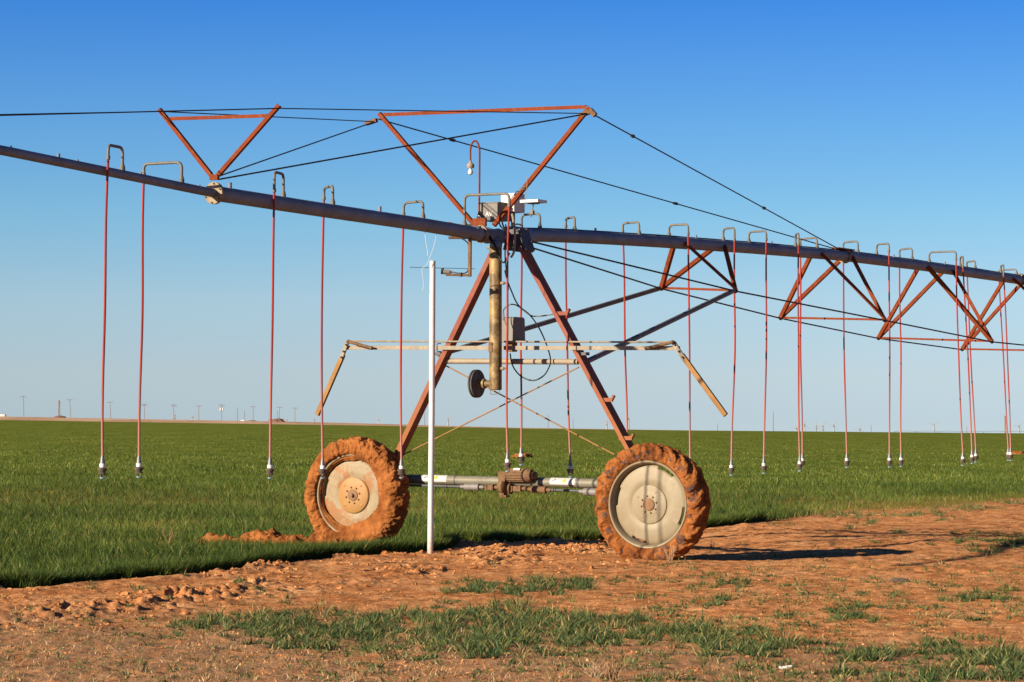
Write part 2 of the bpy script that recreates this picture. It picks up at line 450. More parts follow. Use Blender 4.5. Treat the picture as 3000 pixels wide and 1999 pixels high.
def mud_mat(name, dark_amount):
    m = bpy.data.materials.new(name); m.use_nodes = True
    t = m.node_tree; b = t.nodes['Principled BSDF']; b.inputs['Roughness'].default_value = 0.95; b.inputs['Specular IOR Level'].default_value = 0.1
    tc = t.nodes.new('ShaderNodeTexCoord')
    n = t.nodes.new('ShaderNodeTexNoise'); n.inputs['Scale'].default_value = 7; n.inputs['Detail'].default_value = 8; n.inputs['Roughness'].default_value = 0.65
    t.links.new(tc.outputs['Object'], n.inputs['Vector'])
    cr = t.nodes.new('ShaderNodeValToRGB')
    e = cr.color_ramp.elements
    e[0].position = 0.3; e[0].color = (0.21, 0.064, 0.016, 1)
    e[1].position = 0.7; e[1].color = (0.37, 0.140, 0.038, 1)
    t.links.new(n.outputs['Fac'], cr.inputs['Fac'])
    n0 = t.nodes.new('ShaderNodeTexNoise'); n0.inputs['Scale'].default_value = 2.6; n0.inputs['Detail'].default_value = 9; n0.inputs['Roughness'].default_value = 0.7
    t.links.new(tc.outputs['Object'], n0.inputs['Vector'])
    cr0 = t.nodes.new('ShaderNodeValToRGB'); e0 = cr0.color_ramp.elements
    e0[0].position = 0.36; e0[0].color = (0.50, 0.46, 0.44, 1); e0[1].position = 0.58; e0[1].color = (1.0, 1.0, 1.0, 1)
    t.links.new(n0.outputs['Fac'], cr0.inputs['Fac'])
    ml = t.nodes.new('ShaderNodeMix'); ml.data_type = 'RGBA'; ml.blend_type = 'MULTIPLY'; ml.inputs['Factor'].default_value = 1
    t.links.new(cr.outputs[0], ml.inputs['A']); t.links.new(cr0.outputs[0], ml.inputs['B'])
    a = attr_node(t, 'bare')
    mx = t.nodes.new('ShaderNodeMix'); mx.data_type = 'RGBA'
    mu = t.nodes.new('ShaderNodeMath'); mu.operation = 'MULTIPLY'; mu.inputs[1].default_value = dark_amount
    t.links.new(a.outputs['Fac'], mu.inputs[0]); t.links.new(mu.outputs[0], mx.inputs['Factor'])
    t.links.new(ml.outputs['Result'], mx.inputs['A']); mx.inputs['B'].default_value = (0.055, 0.045, 0.045, 1)
    t.links.new(mx.outputs['Result'], b.inputs['Base Color'])
    n2 = t.nodes.new('ShaderNodeTexNoise'); n2.inputs['Scale'].default_value = 26; n2.inputs['Detail'].default_value = 8; n2.inputs['Roughness'].default_value = 0.7
    t.links.new(tc.outputs['Object'], n2.inputs['Vector'])
    bp = t.nodes.new('ShaderNodeBump'); bp.inputs['Strength'].default_value = 0.9; bp.inputs['Distance'].default_value = 0.03
    t.links.new(n2.outputs['Fac'], bp.inputs['Height']); t.links.new(bp.outputs[0], b.inputs['Normal'])
    return m
M['mud'] = mud_mat('caked_red_mud', 0.9)
M['mudthick'] = mud_mat('thick_red_mud', 0.5)

# ------------------------------------------------------------------ the ground: one sheet out to the horizon
def np_mesh(name, verts, faces, attrs=None, smooth=True):
    """Mesh from numpy arrays; faces is a list of (n, k) index arrays."""
    me = bpy.data.meshes.new(name)
    me.vertices.add(len(verts)); me.vertices.foreach_set('co', np.asarray(verts, np.float32).ravel())
    nl = sum(f.size for f in faces); npoly = sum(len(f) for f in faces)
    me.loops.add(nl); me.polygons.add(npoly)
    me.loops.foreach_set('vertex_index', np.concatenate([f.ravel() for f in faces]).astype(np.int32))
    sizes = np.concatenate([np.full(len(f), f.shape[1]) for f in faces])
    me.polygons.foreach_set('loop_start', (np.cumsum(sizes) - sizes).astype(np.int32))
    me.polygons.foreach_set('use_smooth', np.full(npoly, smooth))
    for k, v in (attrs or {}).items():
        a = me.attributes.new(k, 'FLOAT', 'POINT'); a.data.foreach_set('value', np.asarray(v, np.float32))
    me.update(calc_edges=True)
    me.validate()
    return me

def link(name, me, m, **kw):
    o = bpy.data.objects.new(name, me); COL.objects.link(o)
    me.materials.append(m)
    return tag(o, **kw)

def soil_material():
    m = bpy.data.materials.new('red_sandy_soil'); m.use_nodes = True
    t = m.node_tree; b = t.nodes['Principled BSDF']; b.inputs['Roughness'].default_value = 1.0; b.inputs['Specular IOR Level'].default_value = 0.0
    tc = t.nodes.new('ShaderNodeTexCoord')
    def noise(sc, det=6, ro=0.6, stretch=None):
        n = t.nodes.new('ShaderNodeTexNoise'); n.inputs['Scale'].default_value = sc; n.inputs['Detail'].default_value = det; n.inputs['Roughness'].default_value = ro
        if stretch:
            mp = t.nodes.new('ShaderNodeMapping'); mp.inputs['Scale'].default_value = stretch
            t.links.new(tc.outputs['Object'], mp.inputs['Vector']); t.links.new(mp.outputs[0], n.inputs['Vector'])
        else:
            t.links.new(tc.outputs['Object'], n.inputs['Vector'])
        return n
    def ramp(n, stops):
        c = t.nodes.new('ShaderNodeValToRGB')
        e = c.color_ramp.elements
        while len(e) < len(stops): e.new(0.5)
        for i, (p, col) in enumerate(stops):
            e[i].position = p; e[i].color = (*col, 1)
        t.links.new(n.outputs['Fac'], c.inputs['Fac'])
        return c
    def mixc(f, a, bb, blend='MIX'):
        x = t.nodes.new('ShaderNodeMix'); x.data_type = 'RGBA'; x.blend_type = blend
        if isinstance(f, float): x.inputs['Factor'].default_value = f
        else: t.links.new(f, x.inputs['Factor'])
        t.links.new(a, x.inputs['A'])
        if isinstance(bb, tuple): x.inputs['B'].default_value = (*bb, 1)
        else: t.links.new(bb, x.inputs['B'])
        return x.outputs['Result']
    soil = ramp(noise(1.1, 8, 0.65), [(0.28, (0.39, 0.145, 0.048)), (0.5, (0.55, 0.240, 0.088)), (0.72, (0.64, 0.335, 0.145))])
    grit = ramp(noise(26, 6, 0.75), [(0.32, (0.34, 0.30, 0.28)), (0.48, (0.95, 0.95, 0.95)), (0.70, (1.3, 1.28, 1.25))])
    col = mixc(0.8, soil.outputs[0], grit.outputs[0], 'MULTIPLY')
    mott = ramp(noise(4.2, 8, 0.72, (1, 0.7, 1)), [(0.38, (0.52, 0.47, 0.44)), (0.52, (1, 1, 1)), (0.66, (1.14, 1.16, 1.18))])
    col = mixc(0.9, col, mott.outputs[0], 'MULTIPLY')
    # scattered chaff and dry stalks
    ch = ramp(noise(34, 3, 0.5, (0.45, 0.9, 1)), [(0.655, (0, 0, 0)), (0.70, (1, 1, 1))])
    col = mixc(ch.outputs[0], col, (0.62, 0.45, 0.28))
    # trampled dry cover in the near verge
    v = attr_node(t, 'verge')
    vn = ramp(noise(9, 6, 0.75, (0.7, 0.5, 1)), [(0.34, (0, 0, 0)), (0.56, (1, 1, 1))])
    mu = t.nodes.new('ShaderNodeMath'); mu.operation = 'MULTIPLY'
    t.links.new(v.outputs['Fac'], mu.inputs[0]); t.links.new(vn.outputs[0], mu.inputs[1])
    col = mixc(mu.outputs[0], col, (0.32, 0.185, 0.095))
    # standing wheat beyond the modelled blades
    f = attr_node(t, 'field')
    wheat = ramp(noise(0.55, 9, 0.72, (1, 0.16, 1)), [(0.30, (0.088, 0.114, 0.018)), (0.55, (0.135, 0.160, 0.026)), (0.72, (0.185, 0.190, 0.038)), (0.80, (0.26, 0.19, 0.07))])
    col = mixc(f.outputs['Fac'], col, wheat.outputs[0])
    d = attr_node(t, 'dry')
    dry = ramp(noise(0.09, 7, 0.7, (1, 0.2, 1)), [(0.3, (0.30, 0.16, 0.09)), (0.55, (0.52, 0.34, 0.20)), (0.75, (0.66, 0.47, 0.30))])
    col = mixc(d.outputs['Fac'], col, dry.outputs[0])
    t.links.new(col, b.inputs['Base Color'])
    n1 = noise(18, 8, 0.7); n2 = noise(70, 4, 0.6)
    ad = t.nodes.new('ShaderNodeMath'); ad.operation = 'MULTIPLY_ADD'; ad.inputs[1].default_value = 0.35
    t.links.new(n2.outputs['Fac'], ad.inputs[0]); t.links.new(n1.outputs['Fac'], ad.inputs[2])
    bp = t.nodes.new('ShaderNodeBump'); bp.inputs['Strength'].default_value = 0.75; bp.inputs['Distance'].default_value = 0.035
    t.links.new(ad.outputs[0], bp.inputs['Height']); t.links.new(bp.outputs[0], b.inputs['Normal'])
    return m
M['soil'] = soil_material()

def build_ground():
    us = np.concatenate([-np.geomspace(0.27, 6.0, 40)[::-1], np.linspace(-0.265, 0.265, 720), np.geomspace(0.27, 6.0, 40)])
    ys = [3.0, 6.0, 9.0, 12.0]; y = 14.5
    while y < 66: ys.append(y); y += 0.032 + max(0, y - 20) * 0.0013
    while y < 12000: ys.append(y); y *= 1.022 if y < 700 else 1.09
    ys = np.array(ys)
    Yg, Ug = np.meshgrid(ys, us, indexing='ij')
    X = Ug * Yg; Y = Yg
    Z = ground_full(X, Y)
    ny, nx = X.shape
    idx = np.arange(ny * nx).reshape(ny, nx)
    q = np.stack([idx[:-1, :-1], idx[:-1, 1:], idx[1:, 1:], idx[1:, :-1]], -1).reshape(-1, 4)
    ins = Y - edge_y(X)
    field = sstep(0.5, 3.0, ins + 2.0 * (fbm2(X * 1.4, Y * 0.7, 3, 88) - 0.5)) * (0.55 + 0.45 * sstep(46, 80, Y))
    dry = sstep(449, 453, Y) * (1 - 0.999 * sstep(0.055, 0.085, X / Y))
    verge = (1 - sstep(22.0, 25.5, Y + 3.2 * (fbm2(X * 0.8, Y * 0.6, 3, 51) - 0.5) + 2.2 * sstep(-1.0, 3.0, X)))
    field = field * (1 - dry)
    me = np_mesh('ground', np.stack([X, Y, Z], -1).reshape(-1, 3), [q], {'field': field.ravel(), 'dry': dry.ravel(), 'verge': verge.ravel()})
    link('ground', me, M['soil'], kind='structure', label='red sandy soil with wheel tracks running out to the green field')
build_ground()

# ------------------------------------------------------------------ grass
def grass_material(name, stops, transl=0.14):
    m = bpy.data.materials.new(name); m.use_nodes = True
    t = m.node_tree; b = t.nodes['Principled BSDF']; b.inputs['Roughness'].default_value = 0.5; b.inputs['Specular IOR Level'].default_value = 0.12
    a = attr_node(t, 'tint')
    c = t.nodes.new('ShaderNodeValToRGB'); e = c.color_ramp.elements
    while len(e) < len(stops): e.new(0.5)
    for i, (p, col) in enumerate(stops):
        e[i].position = p; e[i].color = (*col, 1)
    t.links.new(a.outputs['Fac'], c.inputs['Fac']); t.links.new(c.outputs[0], b.inputs['Base Color'])
    tr = t.nodes.new('ShaderNodeBsdfTranslucent'); t.links.new(c.outputs[0], tr.inputs['Color'])
    mx = t.nodes.new('ShaderNodeMixShader'); mx.inputs[0].default_value = transl
    t.links.new(b.outputs[0], mx.inputs[1]); t.links.new(tr.outputs[0], mx.inputs[2])
    t.links.new(mx.outputs[0], t.nodes['Material Output'].inputs['Surface'])
    return m
M['wheat'] = grass_material('green_wheat_blades', [(0.0, (0.027, 0.050, 0.008)), (0.35, (0.066, 0.102, 0.016)), (0.62, (0.120, 0.155, 0.025)), (0.82, (0.20, 0.20, 0.040)), (1.0, (0.32, 0.23, 0.08))])
M['tuft'] = grass_material('verge_grass_blades', [(0.0, (0.028, 0.055, 0.020)), (0.4, (0.056, 0.094, 0.028)), (0.65, (0.098, 0.132, 0.038)), (0.85, (0.24, 0.19, 0.06)), (1.0, (0.40, 0.30, 0.14))])
M['straw'] = grass_material('dry_stalks', [(0.0, (0.22, 0.12, 0.06)), (0.5, (0.40, 0.26, 0.13)), (1.0, (0.62, 0.48, 0.30))], 0.1)

def blades(name, px, py, pz, h, w, lean, tint, m, la=None, **kw):
    n = len(px)
    yaw = rng.uniform(0, 2 * math.pi, n)
    wx = np.cos(yaw) * w / 2; wy = np.sin(yaw) * w / 2
    la = rng.uniform(0, 2 * math.pi, n) if la is None else la
    lx = np.cos(la) * lean * h; ly = np.sin(la) * lean * h
    zt = h * np.sqrt(np.maximum(1 - lean ** 2, 0.06))
    V = np.zeros((n, 5, 3))
    base = np.stack([px, py, pz - 0.01], -1)
    side = np.stack([wx, wy, np.zeros(n)], -1)
    mid = base + np.stack([lx * 0.35, ly * 0.35, zt * 0.58], -1)
    V[:, 0] = base - side; V[:, 1] = base + side
    V[:, 2] = mid + side * 0.8; V[:, 3] = mid - side * 0.8
    V[:, 4] = base + np.stack([lx, ly, zt], -1)
    i = np.arange(n)[:, None] * 5
    quads = i + np.array([[0, 1, 2, 3]]); tris = i + np.array([[3, 2, 4]])
    me = np_mesh(name, V.reshape(-1, 3), [quads, tris], {'tint': np.repeat(np.clip(tint, 0, 1), 5)}, smooth=False)
    return link(name, me, m, **kw)

def not_in_wheels(x, y):
    ok = np.ones(len(x), bool)
    for W in WHEELS:
        b = (x - W[0]) * BDIR.x + (y - W[1]) * BDIR.y
        n = (x - W[0]) * NDIR.x + (y - W[1]) * NDIR.y
        ok &= ~((np.abs(b) < 0.72) & (np.abs(n) < 0.2))
    return ok
BDIR = Vector((math.cos(R(30)), -math.sin(R(30)), 0))      # along the tower base, towards the near wheel
NDIR = Vector((math.sin(R(30)), math.cos(R(30)), 0))       # along the pipeline, away from the camera
WR = at_depth(1910, 1478, 35.5)                            # near wheel hub
WL = on_plane(1045, 1451, WR, NDIR)                        # far wheel hub
WHEELS = [WR, WL]

def wheat():
    # near wheat: individually modelled blades, thinning with distance
    N = 560000
    py = rng.uniform(1258, 1790, N)
    y = HCAM * F / np.maximum(py - 1254, 4)
    y = y[(y < 260)]
    y = np.concatenate([y, rng.uniform(28, 56, 200000)])
    x = rng.uniform(-0.27, 0.27, len(y)) * y
    xe = rng.uniform(-9, 4.2, 150000)                       # the dense, leaning edge of the stand
    x = np.concatenate([x, xe]); y = np.concatenate([y, edge_y(xe) + rng.gamma(1.3, 0.45, 150000)])
    jit = 1.5 * (fbm2(x * 1.3, y * 0.8, 4, 13) - 0.5) + 0.25 * (fbm2(x * 6, y * 4, 2, 14) - 0.5)
    ins = y - edge_y(x) + jit
    keep = ins > 0
    # sparse yellowing strip on the far right
    thin = sstep(4.6, 6.2, x) * (1 - sstep(1.0, 9.0, ins)) * (1 - sstep(70, 90, y))
    keep &= rng.uniform(0, 1, len(x)) > thin * 0.93
    # trail the far wheel has rolled
    b = (x - WL.x) * BDIR.x + (y - WL.y) * BDIR.y; n = (x - WL.x) * NDIR.x + (y - WL.y) * NDIR.y
    keep &= ~((b < 0.4) & (b > -2.4) & (np.abs(n) < 0.2 + 0.1 * rng.uniform(-1, 1, len(x))))
    keep &= ~((fbm2(x * 0.9, y * 0.5, 3, 171) < 0.36) & (rng.uniform(0, 1, len(x)) < 0.55) & (ins > 1.5))
    keep &= not_in_wheels(x, y)
    x = x[keep]; y = y[keep]; ins = ins[keep]; thin = thin[keep]
    z = ground_full(x, y)
    far = sstep(45, 160, y)
    bump = fbm2(x * 0.8, y * 0.45, 3, 41)
    h = (0.150 + 0.11 * (bump - 0.5) + rng.normal(0, 0.028, len(x))) * (1 - 0.25 * thin) * (1 - 0.35 * far) * (1 + 0.30 * (1 - sstep(0.3, 1.6, ins)) * (1 - thin))
    h = np.clip(h, 0.05, 0.32)
    w = np.clip(rng.normal(0.0070, 0.0022, len(x)), 0.003, 0.014) * (1 + 2.8 * far)
    lean = np.clip(rng.beta(3.0, 1.6, len(x)), 0.1, 0.98)
    lean = lean * (1 - 0.25 * (1 - sstep(0.2, 1.2, ins)))
    pat = fbm2(x * 0.35, y * 0.16, 4, 77)
    tint = 0.30 + 0.20 * far + 0.75 * (pat - 0.5) + 0.45 * (fbm2(x * 0.10, y * 0.5, 3, 207) - 0.5) + rng.normal(0, 1, len(x)) * (0.19 - 0.10 * far) + thin * 0.32
    tint = np.where(rng.uniform(0, 1, len(x)) < 0.03 * (1 - far) + 0.002 + 0.10 * thin, rng.uniform(0.85, 1, len(x)), tint)
    blades('wheat_grass', x, y, z, h, w, lean, tint, M['wheat'], kind='stuff', label='dense short green wheat covering the field up to the bare soil', cat='grass')
wheat()

def verge_tufts():
    # grass in the bare soil in front: (cx, cy, rx, ry, number of blades, height m, dryness) in photograph pixels, laid out on the ground
    P = [(2600, 1507, 170, 11, 2200, 0.09, 0.85), (2480, 1515, 70, 7, 600, 0.09, 0.6), (2830, 1490, 120, 10, 1500, 0.09, 0.55), (2960, 1475, 70, 8, 800, 0.09, 0.3), (2700, 1513, 60, 7, 500, 0.08, 0.5),
         (1540, 1722, 215, 27, 7000, 0.085, 0.10), (1330, 1728, 50, 12, 350, 0.06, 0.1), (1800, 1702, 120, 14, 800, 0.06, 0.1),
         (1150, 1828, 620, 44, 13500, 0.10, 0.30), (1640, 1842, 480, 48, 11500, 0.10, 0.36), (800, 1838, 290, 34, 3800, 0.09, 0.18),
         (1100, 1882, 420, 32, 6000, 0.085, 0.28), (1500, 1798, 75, 30, 1200, 0.14, 0.75), (1750, 1870, 280, 28, 4200, 0.085, 0.3),
         (1410, 1905, 60, 30, 1200, 0.12, 0.12), (1640, 1912, 110, 20, 900, 0.08, 0.3), (1190, 1930, 100, 14, 500, 0.07, 0.3),
         (520, 1862, 170, 14, 700, 0.05, 0.15), (330, 1858, 180, 14, 500, 0.04, 0.15), (250, 1925, 330, 45, 900, 0.03, 0.35),
         (1260, 1776, 40, 9, 260, 0.07, 0.1), (1310, 1763, 40, 8, 200, 0.05, 0.1), (1450, 1655, 18, 9, 120, 0.07, 0.05), (1570, 1645, 34, 10, 120, 0.05, 0.5),
         (2140, 1706, 55, 16, 700, 0.08, 0.1), (2050, 1722, 60, 12, 450, 0.07, 0.1), (2270, 1712, 90, 10, 420, 0.06, 0.15), (2110, 1757, 40, 14, 350, 0.08, 0.1), (2210, 1764, 50, 8, 200, 0.05, 0.15),
         (2460, 1700, 70, 7, 260, 0.05, 0.15), (2540, 1700, 50, 10, 260, 0.06, 0.15), (2760, 1718, 50, 13, 380, 0.08, 0.12), (2880, 1756, 130, 12, 1000, 0.08, 0.12), (2940, 1732, 70, 12, 420, 0.07, 0.15),
         (2480, 1790, 60, 18, 520, 0.09, 0.12), (2590, 1778, 50, 8, 220, 0.06, 0.15), (2290, 1806, 60, 10, 320, 0.07, 0.15), (2060, 1770, 70, 10, 260, 0.06, 0.2), (2320, 1826, 50, 8, 200, 0.06, 0.15),
         (2500, 1812, 90, 10, 420, 0.07, 0.15), (2900, 1800, 35, 14, 240, 0.08, 0.25), (2860, 1816, 30, 8, 180, 0.07, 0.1), (2700, 1782, 45, 7, 180, 0.06, 0.1), (2800, 1785, 40, 7, 160, 0.06, 0.1),
         (2040, 1866, 110, 22, 1500, 0.09, 0.2), (2250, 1896, 150, 26, 2400, 0.09, 0.25), (2110, 1908, 90, 20, 1100, 0.09, 0.25), (2190, 1852, 70, 14, 600, 0.08, 0.2), (2370, 1890, 60, 12, 420, 0.07, 0.2),
         (2530, 1920, 90, 18, 1200, 0.10, 0.2), (2660, 1916, 90, 16, 900, 0.09, 0.2), (2770, 1902, 90, 18, 1100, 0.10, 0.12), (2480, 1897, 60, 12, 400, 0.08, 0.2), (2900, 1930, 100, 22, 1500, 0.11, 0.2),
         (2980, 1960, 80, 40, 1600, 0.11, 0.2), (2840, 1945, 60, 10, 320, 0.07, 0.2), (2490, 1968, 60, 10, 360, 0.08, 0.15), (2760, 1985, 120, 20, 1400, 0.11, 0.15), (2620, 1990, 80, 14, 500, 0.09, 0.2),
         (2650, 1945, 60, 8, 240, 0.06, 0.2), (2150, 1952, 60, 10, 200, 0.05, 0.4), (2940, 1600, 150, 26, 3200, 0.085, 0.15), (2860, 1560, 90, 8, 500, 0.06, 0.2), (2760, 1600, 70, 7, 400, 0.06, 0.2), (2700, 1660, 80, 7, 350, 0.05, 0.2), (2420, 1655, 70, 6, 300, 0.05, 0.2), (2560, 1740, 80, 8, 400, 0.06, 0.2), (2370, 1745, 70, 7, 350, 0.06, 0.2), (2840, 1612, 60, 10, 300, 0.06, 0.15), (2900, 1585, 60, 10, 260, 0.06, 0.2), (2990, 1570, 60, 10, 260, 0.06, 0.2),
         (2540, 1532, 34, 9, 240, 0.10, 0.1), (2632, 1558, 20, 9, 130, 0.10, 0.1), (2430, 1557, 16, 7, 80, 0.08, 0.1), (2490, 1550, 14, 6, 60, 0.08, 0.1), (2650, 1580, 60, 5, 110, 0.05, 0.3), (2300, 1542, 60, 8, 260, 0.06, 0.15), (2760, 1522, 40, 9, 220, 0.09, 0.05),
         (1790, 1608, 26, 8, 110, 0.06, 0.3), (1868, 1632, 22, 8, 150, 0.06, 0.05), (1908, 1656, 24, 6, 120, 0.05, 0.1), (2230, 1652, 40, 5, 130, 0.05, 0.2), (2560, 1600, 50, 5, 160, 0.05, 0.2), (2100, 1683, 60, 8, 160, 0.05, 0.2), (2250, 1682, 50, 6, 120, 0.05, 0.2),
         (700, 1720, 30, 10, 160, 0.06, 0.05), (860, 1752, 40, 10, 180, 0.06, 0.05), (460, 1750, 26, 9, 150, 0.07, 0.0), (400, 1735, 30, 12, 120, 0.07, 0.3), (520, 1706, 26, 9, 120, 0.07, 0.05), (60, 1742, 40, 8, 160, 0.06, 0.05), (280, 1733, 40, 9, 150, 0.07, 0.05),
         (750, 1738, 30, 7, 90, 0.06, 0.1), (840, 1765, 25, 5, 90, 0.05, 0.1), (380, 1797, 30, 7, 90, 0.05, 0.1), (90, 1798, 25, 8, 90, 0.05, 0.1), (610, 1795, 40, 7, 110, 0.05, 0.1), (1100, 1712, 50, 8, 110, 0.05, 0.2), (230, 1832, 50, 7, 130, 0.05, 0.1), (430, 1822, 50, 7, 150, 0.05, 0.1),
         (2330, 1980, 90, 14, 260, 0.05, 0.5), (2000, 1790, 80, 20, 420, 0.05, 0.2), (1930, 1780, 60, 10, 240, 0.05, 0.2), (1850, 1750, 60, 10, 200, 0.05, 0.2), (1640, 1760, 60, 8, 160, 0.05, 0.2), (1960, 1700, 60, 8, 200, 0.05, 0.2), (2020, 1685, 40, 7, 160, 0.05, 0.2)]
    xs, ys, hs, ts, les, las = [], [], [], [], [], []
    def add_tufts(x, y, h, dr, nb):
        n = len(x)
        tone = rng.normal(0.36, 0.14, n); dry = rng.uniform(0, 1, n) < dr
        rad = rng.uniform(0, 1, (n, nb)) ** 0.7; an = rng.uniform(0, 2 * math.pi, (n, nb))
        sp = (h * 0.55)[:, None] * rad
        xs.append((x[:, None] + np.cos(an) * sp).ravel()); ys.append((y[:, None] + np.sin(an) * sp).ravel())
        hs.append((h[:, None] * rng.uniform(0.55, 1.25, (n, nb))).ravel())
        t = tone[:, None] + rng.normal(0, 0.13, (n, nb))
        t = np.where(rng.uniform(0, 1, (n, nb)) < np.where(dry, 0.55, 0.10 + 0.25 * dr)[:, None], rng.uniform(0.62, 1.0, (n, nb)), t)
        ts.append(t.ravel()); les.append(np.clip(0.50 + 0.5 * rad + rng.normal(0, 0.12, (n, nb)), 0.2, 0.988).ravel())
        las.append((an + rng.normal(0, 0.5, (n, nb))).ravel())
    for (cx, cy, rx, ry, n, h, dr) in P:
        nb = 22
        n = max(int(n * (1.7 if cx < 1900 else 2.3) / nb), 8)
        a = rng.uniform(0, 2 * math.pi, n); r = np.sqrt(rng.uniform(0, 1, n)) * (0.8 + 0.5 * vn2(a * 1.6 + cx, a * 0 + cy, 3))
        u = cx + rx * r * np.cos(a); v = cy + ry * r * np.sin(a)
        k = vn2(u / 40.0, v / 10.0, 5) * 0.6 + vn2(u / 13.0, v / 5.0, 6) * 0.4 > 0.38 + 0.14 * r
        u = u[k]; v = v[k]
        y = HCAM * F / (v - 1256 - 0.009 * (u - 1500)); x = (u - 1500) / F * y
        for _ in range(4):
            zt = ground(x, y); y = (zt - HCAM) / (-(v - 1256) / F); x = (u - 1500) / F * y
        add_tufts(x, y, np.clip(rng.normal(h * 0.80, h * 0.34, len(x)), 0.02, 0.15), dr * 0.85, nb)
    # small tufts scattered over the soil in front
    n = 15000
    u = rng.uniform(-300, 3300, n); v = 1600 + 440 * rng.uniform(0, 1, n) ** 0.8
    k = (vn2(u / 90.0, v / 14.0, 15) * 0.55 + vn2(u / 24.0, v / 6.0, 16) * 0.45 > 0.50) & (((u > 1850) & ((v < 1850) | (rng.uniform(0, 1, n) < 0.5))) | ((v > 1790) & (u > 900) & (rng.uniform(0, 1, n) < 0.35)) | (rng.uniform(0, 1, n) < 0.12))
    u = u[k]; v = v[k]
    y = HCAM * F / (v - 1256 - 0.009 * (u - 1500)); x = (u - 1500) / F * y
    add_tufts(x, y, np.clip(rng.lognormal(-3.05, 0.45, len(x)), 0.015, 0.10), 0.3, 11)
    # low dull growth at the lower left
    n = 6000; u = rng.uniform(-200, 1300, n); v = rng.uniform(1800, 2030, n)
    k = vn2(u / 70.0, v / 9.0, 35) * 0.6 + vn2(u / 20.0, v / 5.0, 36) * 0.4 > 0.50
    u = u[k]; v = v[k]; y = HCAM * F / (v - 1256 - 0.009 * (u - 1500)); x = (u - 1500) / F * y
    add_tufts(x, y, rng.uniform(0.012, 0.035, len(x)), 0.4, 8)
    x = np.concatenate(xs); y = np.concatenate(ys); h = np.concatenate(hs); t = np.concatenate(ts); lean = np.concatenate(les); la = np.concatenate(las)
    k = not_in_wheels(x, y) & (y < edge_y(x) + 3)
    x, y, h, t, lean, la = x[k], y[k], h[k], t[k], lean[k], la[k]
    blades('verge_grass', x, y, ground_full(x, y), h, np.clip(rng.normal(0.0078, 0.0025, len(x)), 0.003, 0.014), lean, t, M['tuft'], la=la, kind='stuff', label='scattered patches of flattened grass on the red soil in front', cat='grass')

    # dry stubble and stalks near the bottom of the picture
    n = 46000
    u = rng.uniform(-300, 3300, n); v = 2040 - 380 * rng.uniform(0, 1, n) ** 1.4
    wl = np.clip((v - 1700 - 0.05 * (u - 300)) / 160, 0, 1) * np.clip((2300 - u) / 900, 0.25, 1)
    k = (vn2(u / 45.0, v / 8.0, 25) * 0.6 + vn2(u / 14.0, v / 4.0, 26) * 0.4 > 0.66 - 0.26 * wl) & ((u > 1500) | (v > 1760))
    u = u[k]; v = v[k]
    y = HCAM * F / (v - 1256 - 0.009 * (u - 1500)); x = (u - 1500) / F * y
    lean = np.clip(rng.beta(3.0, 1.0, len(x)), 0.2, 0.985)
    blades('dry_stubble', x, y, ground_full(x, y), rng.uniform(0.012, 0.06, len(x)), rng.uniform(0.003, 0.008, len(x)), lean, rng.beta(1.2, 2.2, len(x)), M['straw'], kind='stuff', label='short dry stubble and chaff lying on the soil at the front', cat='stubble')
verge_tufts()

def clods():
    """Loose lumps of earth in the churned strip beside the wheat."""
    ico = MB(); ico.ball((0, 0, 0), 1.0, 8, 5)
    bv = np.array(ico.v); nb = len(bv)
    qs = [f for f in ico.f]
    n = 5200
    u = rng.uniform(-200, 2300, n); s = rng.gamma(1.7, 1.5, n)
    y0 = rng.uniform(24, 43, n); x = (u - 1500) / F * y0; y = edge_y(x) - 0.25 - s
    pat = fbm2(x * 0.9, y * 0.45, 3, 61)
    k = (y > 22) & (pat + rng.uniform(-0.15, 0.15, n) > 0.47) & not_in_wheels(x, y) & (x < 2.2)
    x = x[k]; y = y[k]; n = len(x)
    sz = np.clip(rng.lognormal(-4.5, 0.5, n), 0.005, 0.032)
    # fine crumbs over all the bare soil
    m = 16000
    u2 = rng.uniform(-300, 3300, m); v2 = 1560 + 470 * rng.uniform(0, 1, m)
    y2 = HCAM * F / (v2 - 1256 - 0.009 * (u2 - 1500)); x2 = (u2 - 1500) / F * y2
    k2 = (edge_y(x2) - y2 > 0.3) & not_in_wheels(x2, y2) & (fbm2(x2 * 1.6, y2 * 0.8, 3, 66) + rng.uniform(-0.12, 0.12, m) > 0.48)
    x = np.concatenate([x, x2[k2]]); y = np.concatenate([y, y2[k2]]); n = len(x)
    sz = np.concatenate([sz, np.clip(rng.lognormal(-5.3, 0.4, int(k2.sum())), 0.003, 0.011)])
    V = bv[None] * sz[:, None, None] * np.stack([rng.uniform(0.8, 1.5, n), rng.uniform(0.8, 1.5, n), rng.uniform(0.6, 1.05, n)], -1)[:, None, :]
    lump = 1 + 1.5 * (vn3(bv[None, :, 0] * 2.1 + x[:, None] * 9, bv[None, :, 1] * 2.1 + y[:, None] * 9, bv[None, :, 2] * 2.1 + x[:, None], 4) - 0.5)
    V = V * lump[..., None]
    an = rng.uniform(0, 6.28, n); c = np.cos(an)[:, None]; sn = np.sin(an)[:, None]
    W = np.stack([V[..., 0] * c - V[..., 1] * sn + x[:, None], V[..., 0] * sn + V[..., 1] * c + y[:, None], V[..., 2] + (ground_full(x, y) + sz * 0.1)[:, None]], -1)
    off = (np.arange(n) * nb)[:, None, None]
    f4 = np.array([q for q in qs if len(q) == 4])
    faces = (f4[None] + off).reshape(-1, 4)
    me = np_mesh('dirt_clods', W.reshape(-1, 3), [faces], smooth=False)
    link('dirt_clods', me, M['soil'], kind='stuff', label='loose lumps of red earth along the edge of the wheat', cat='soil')
clods()

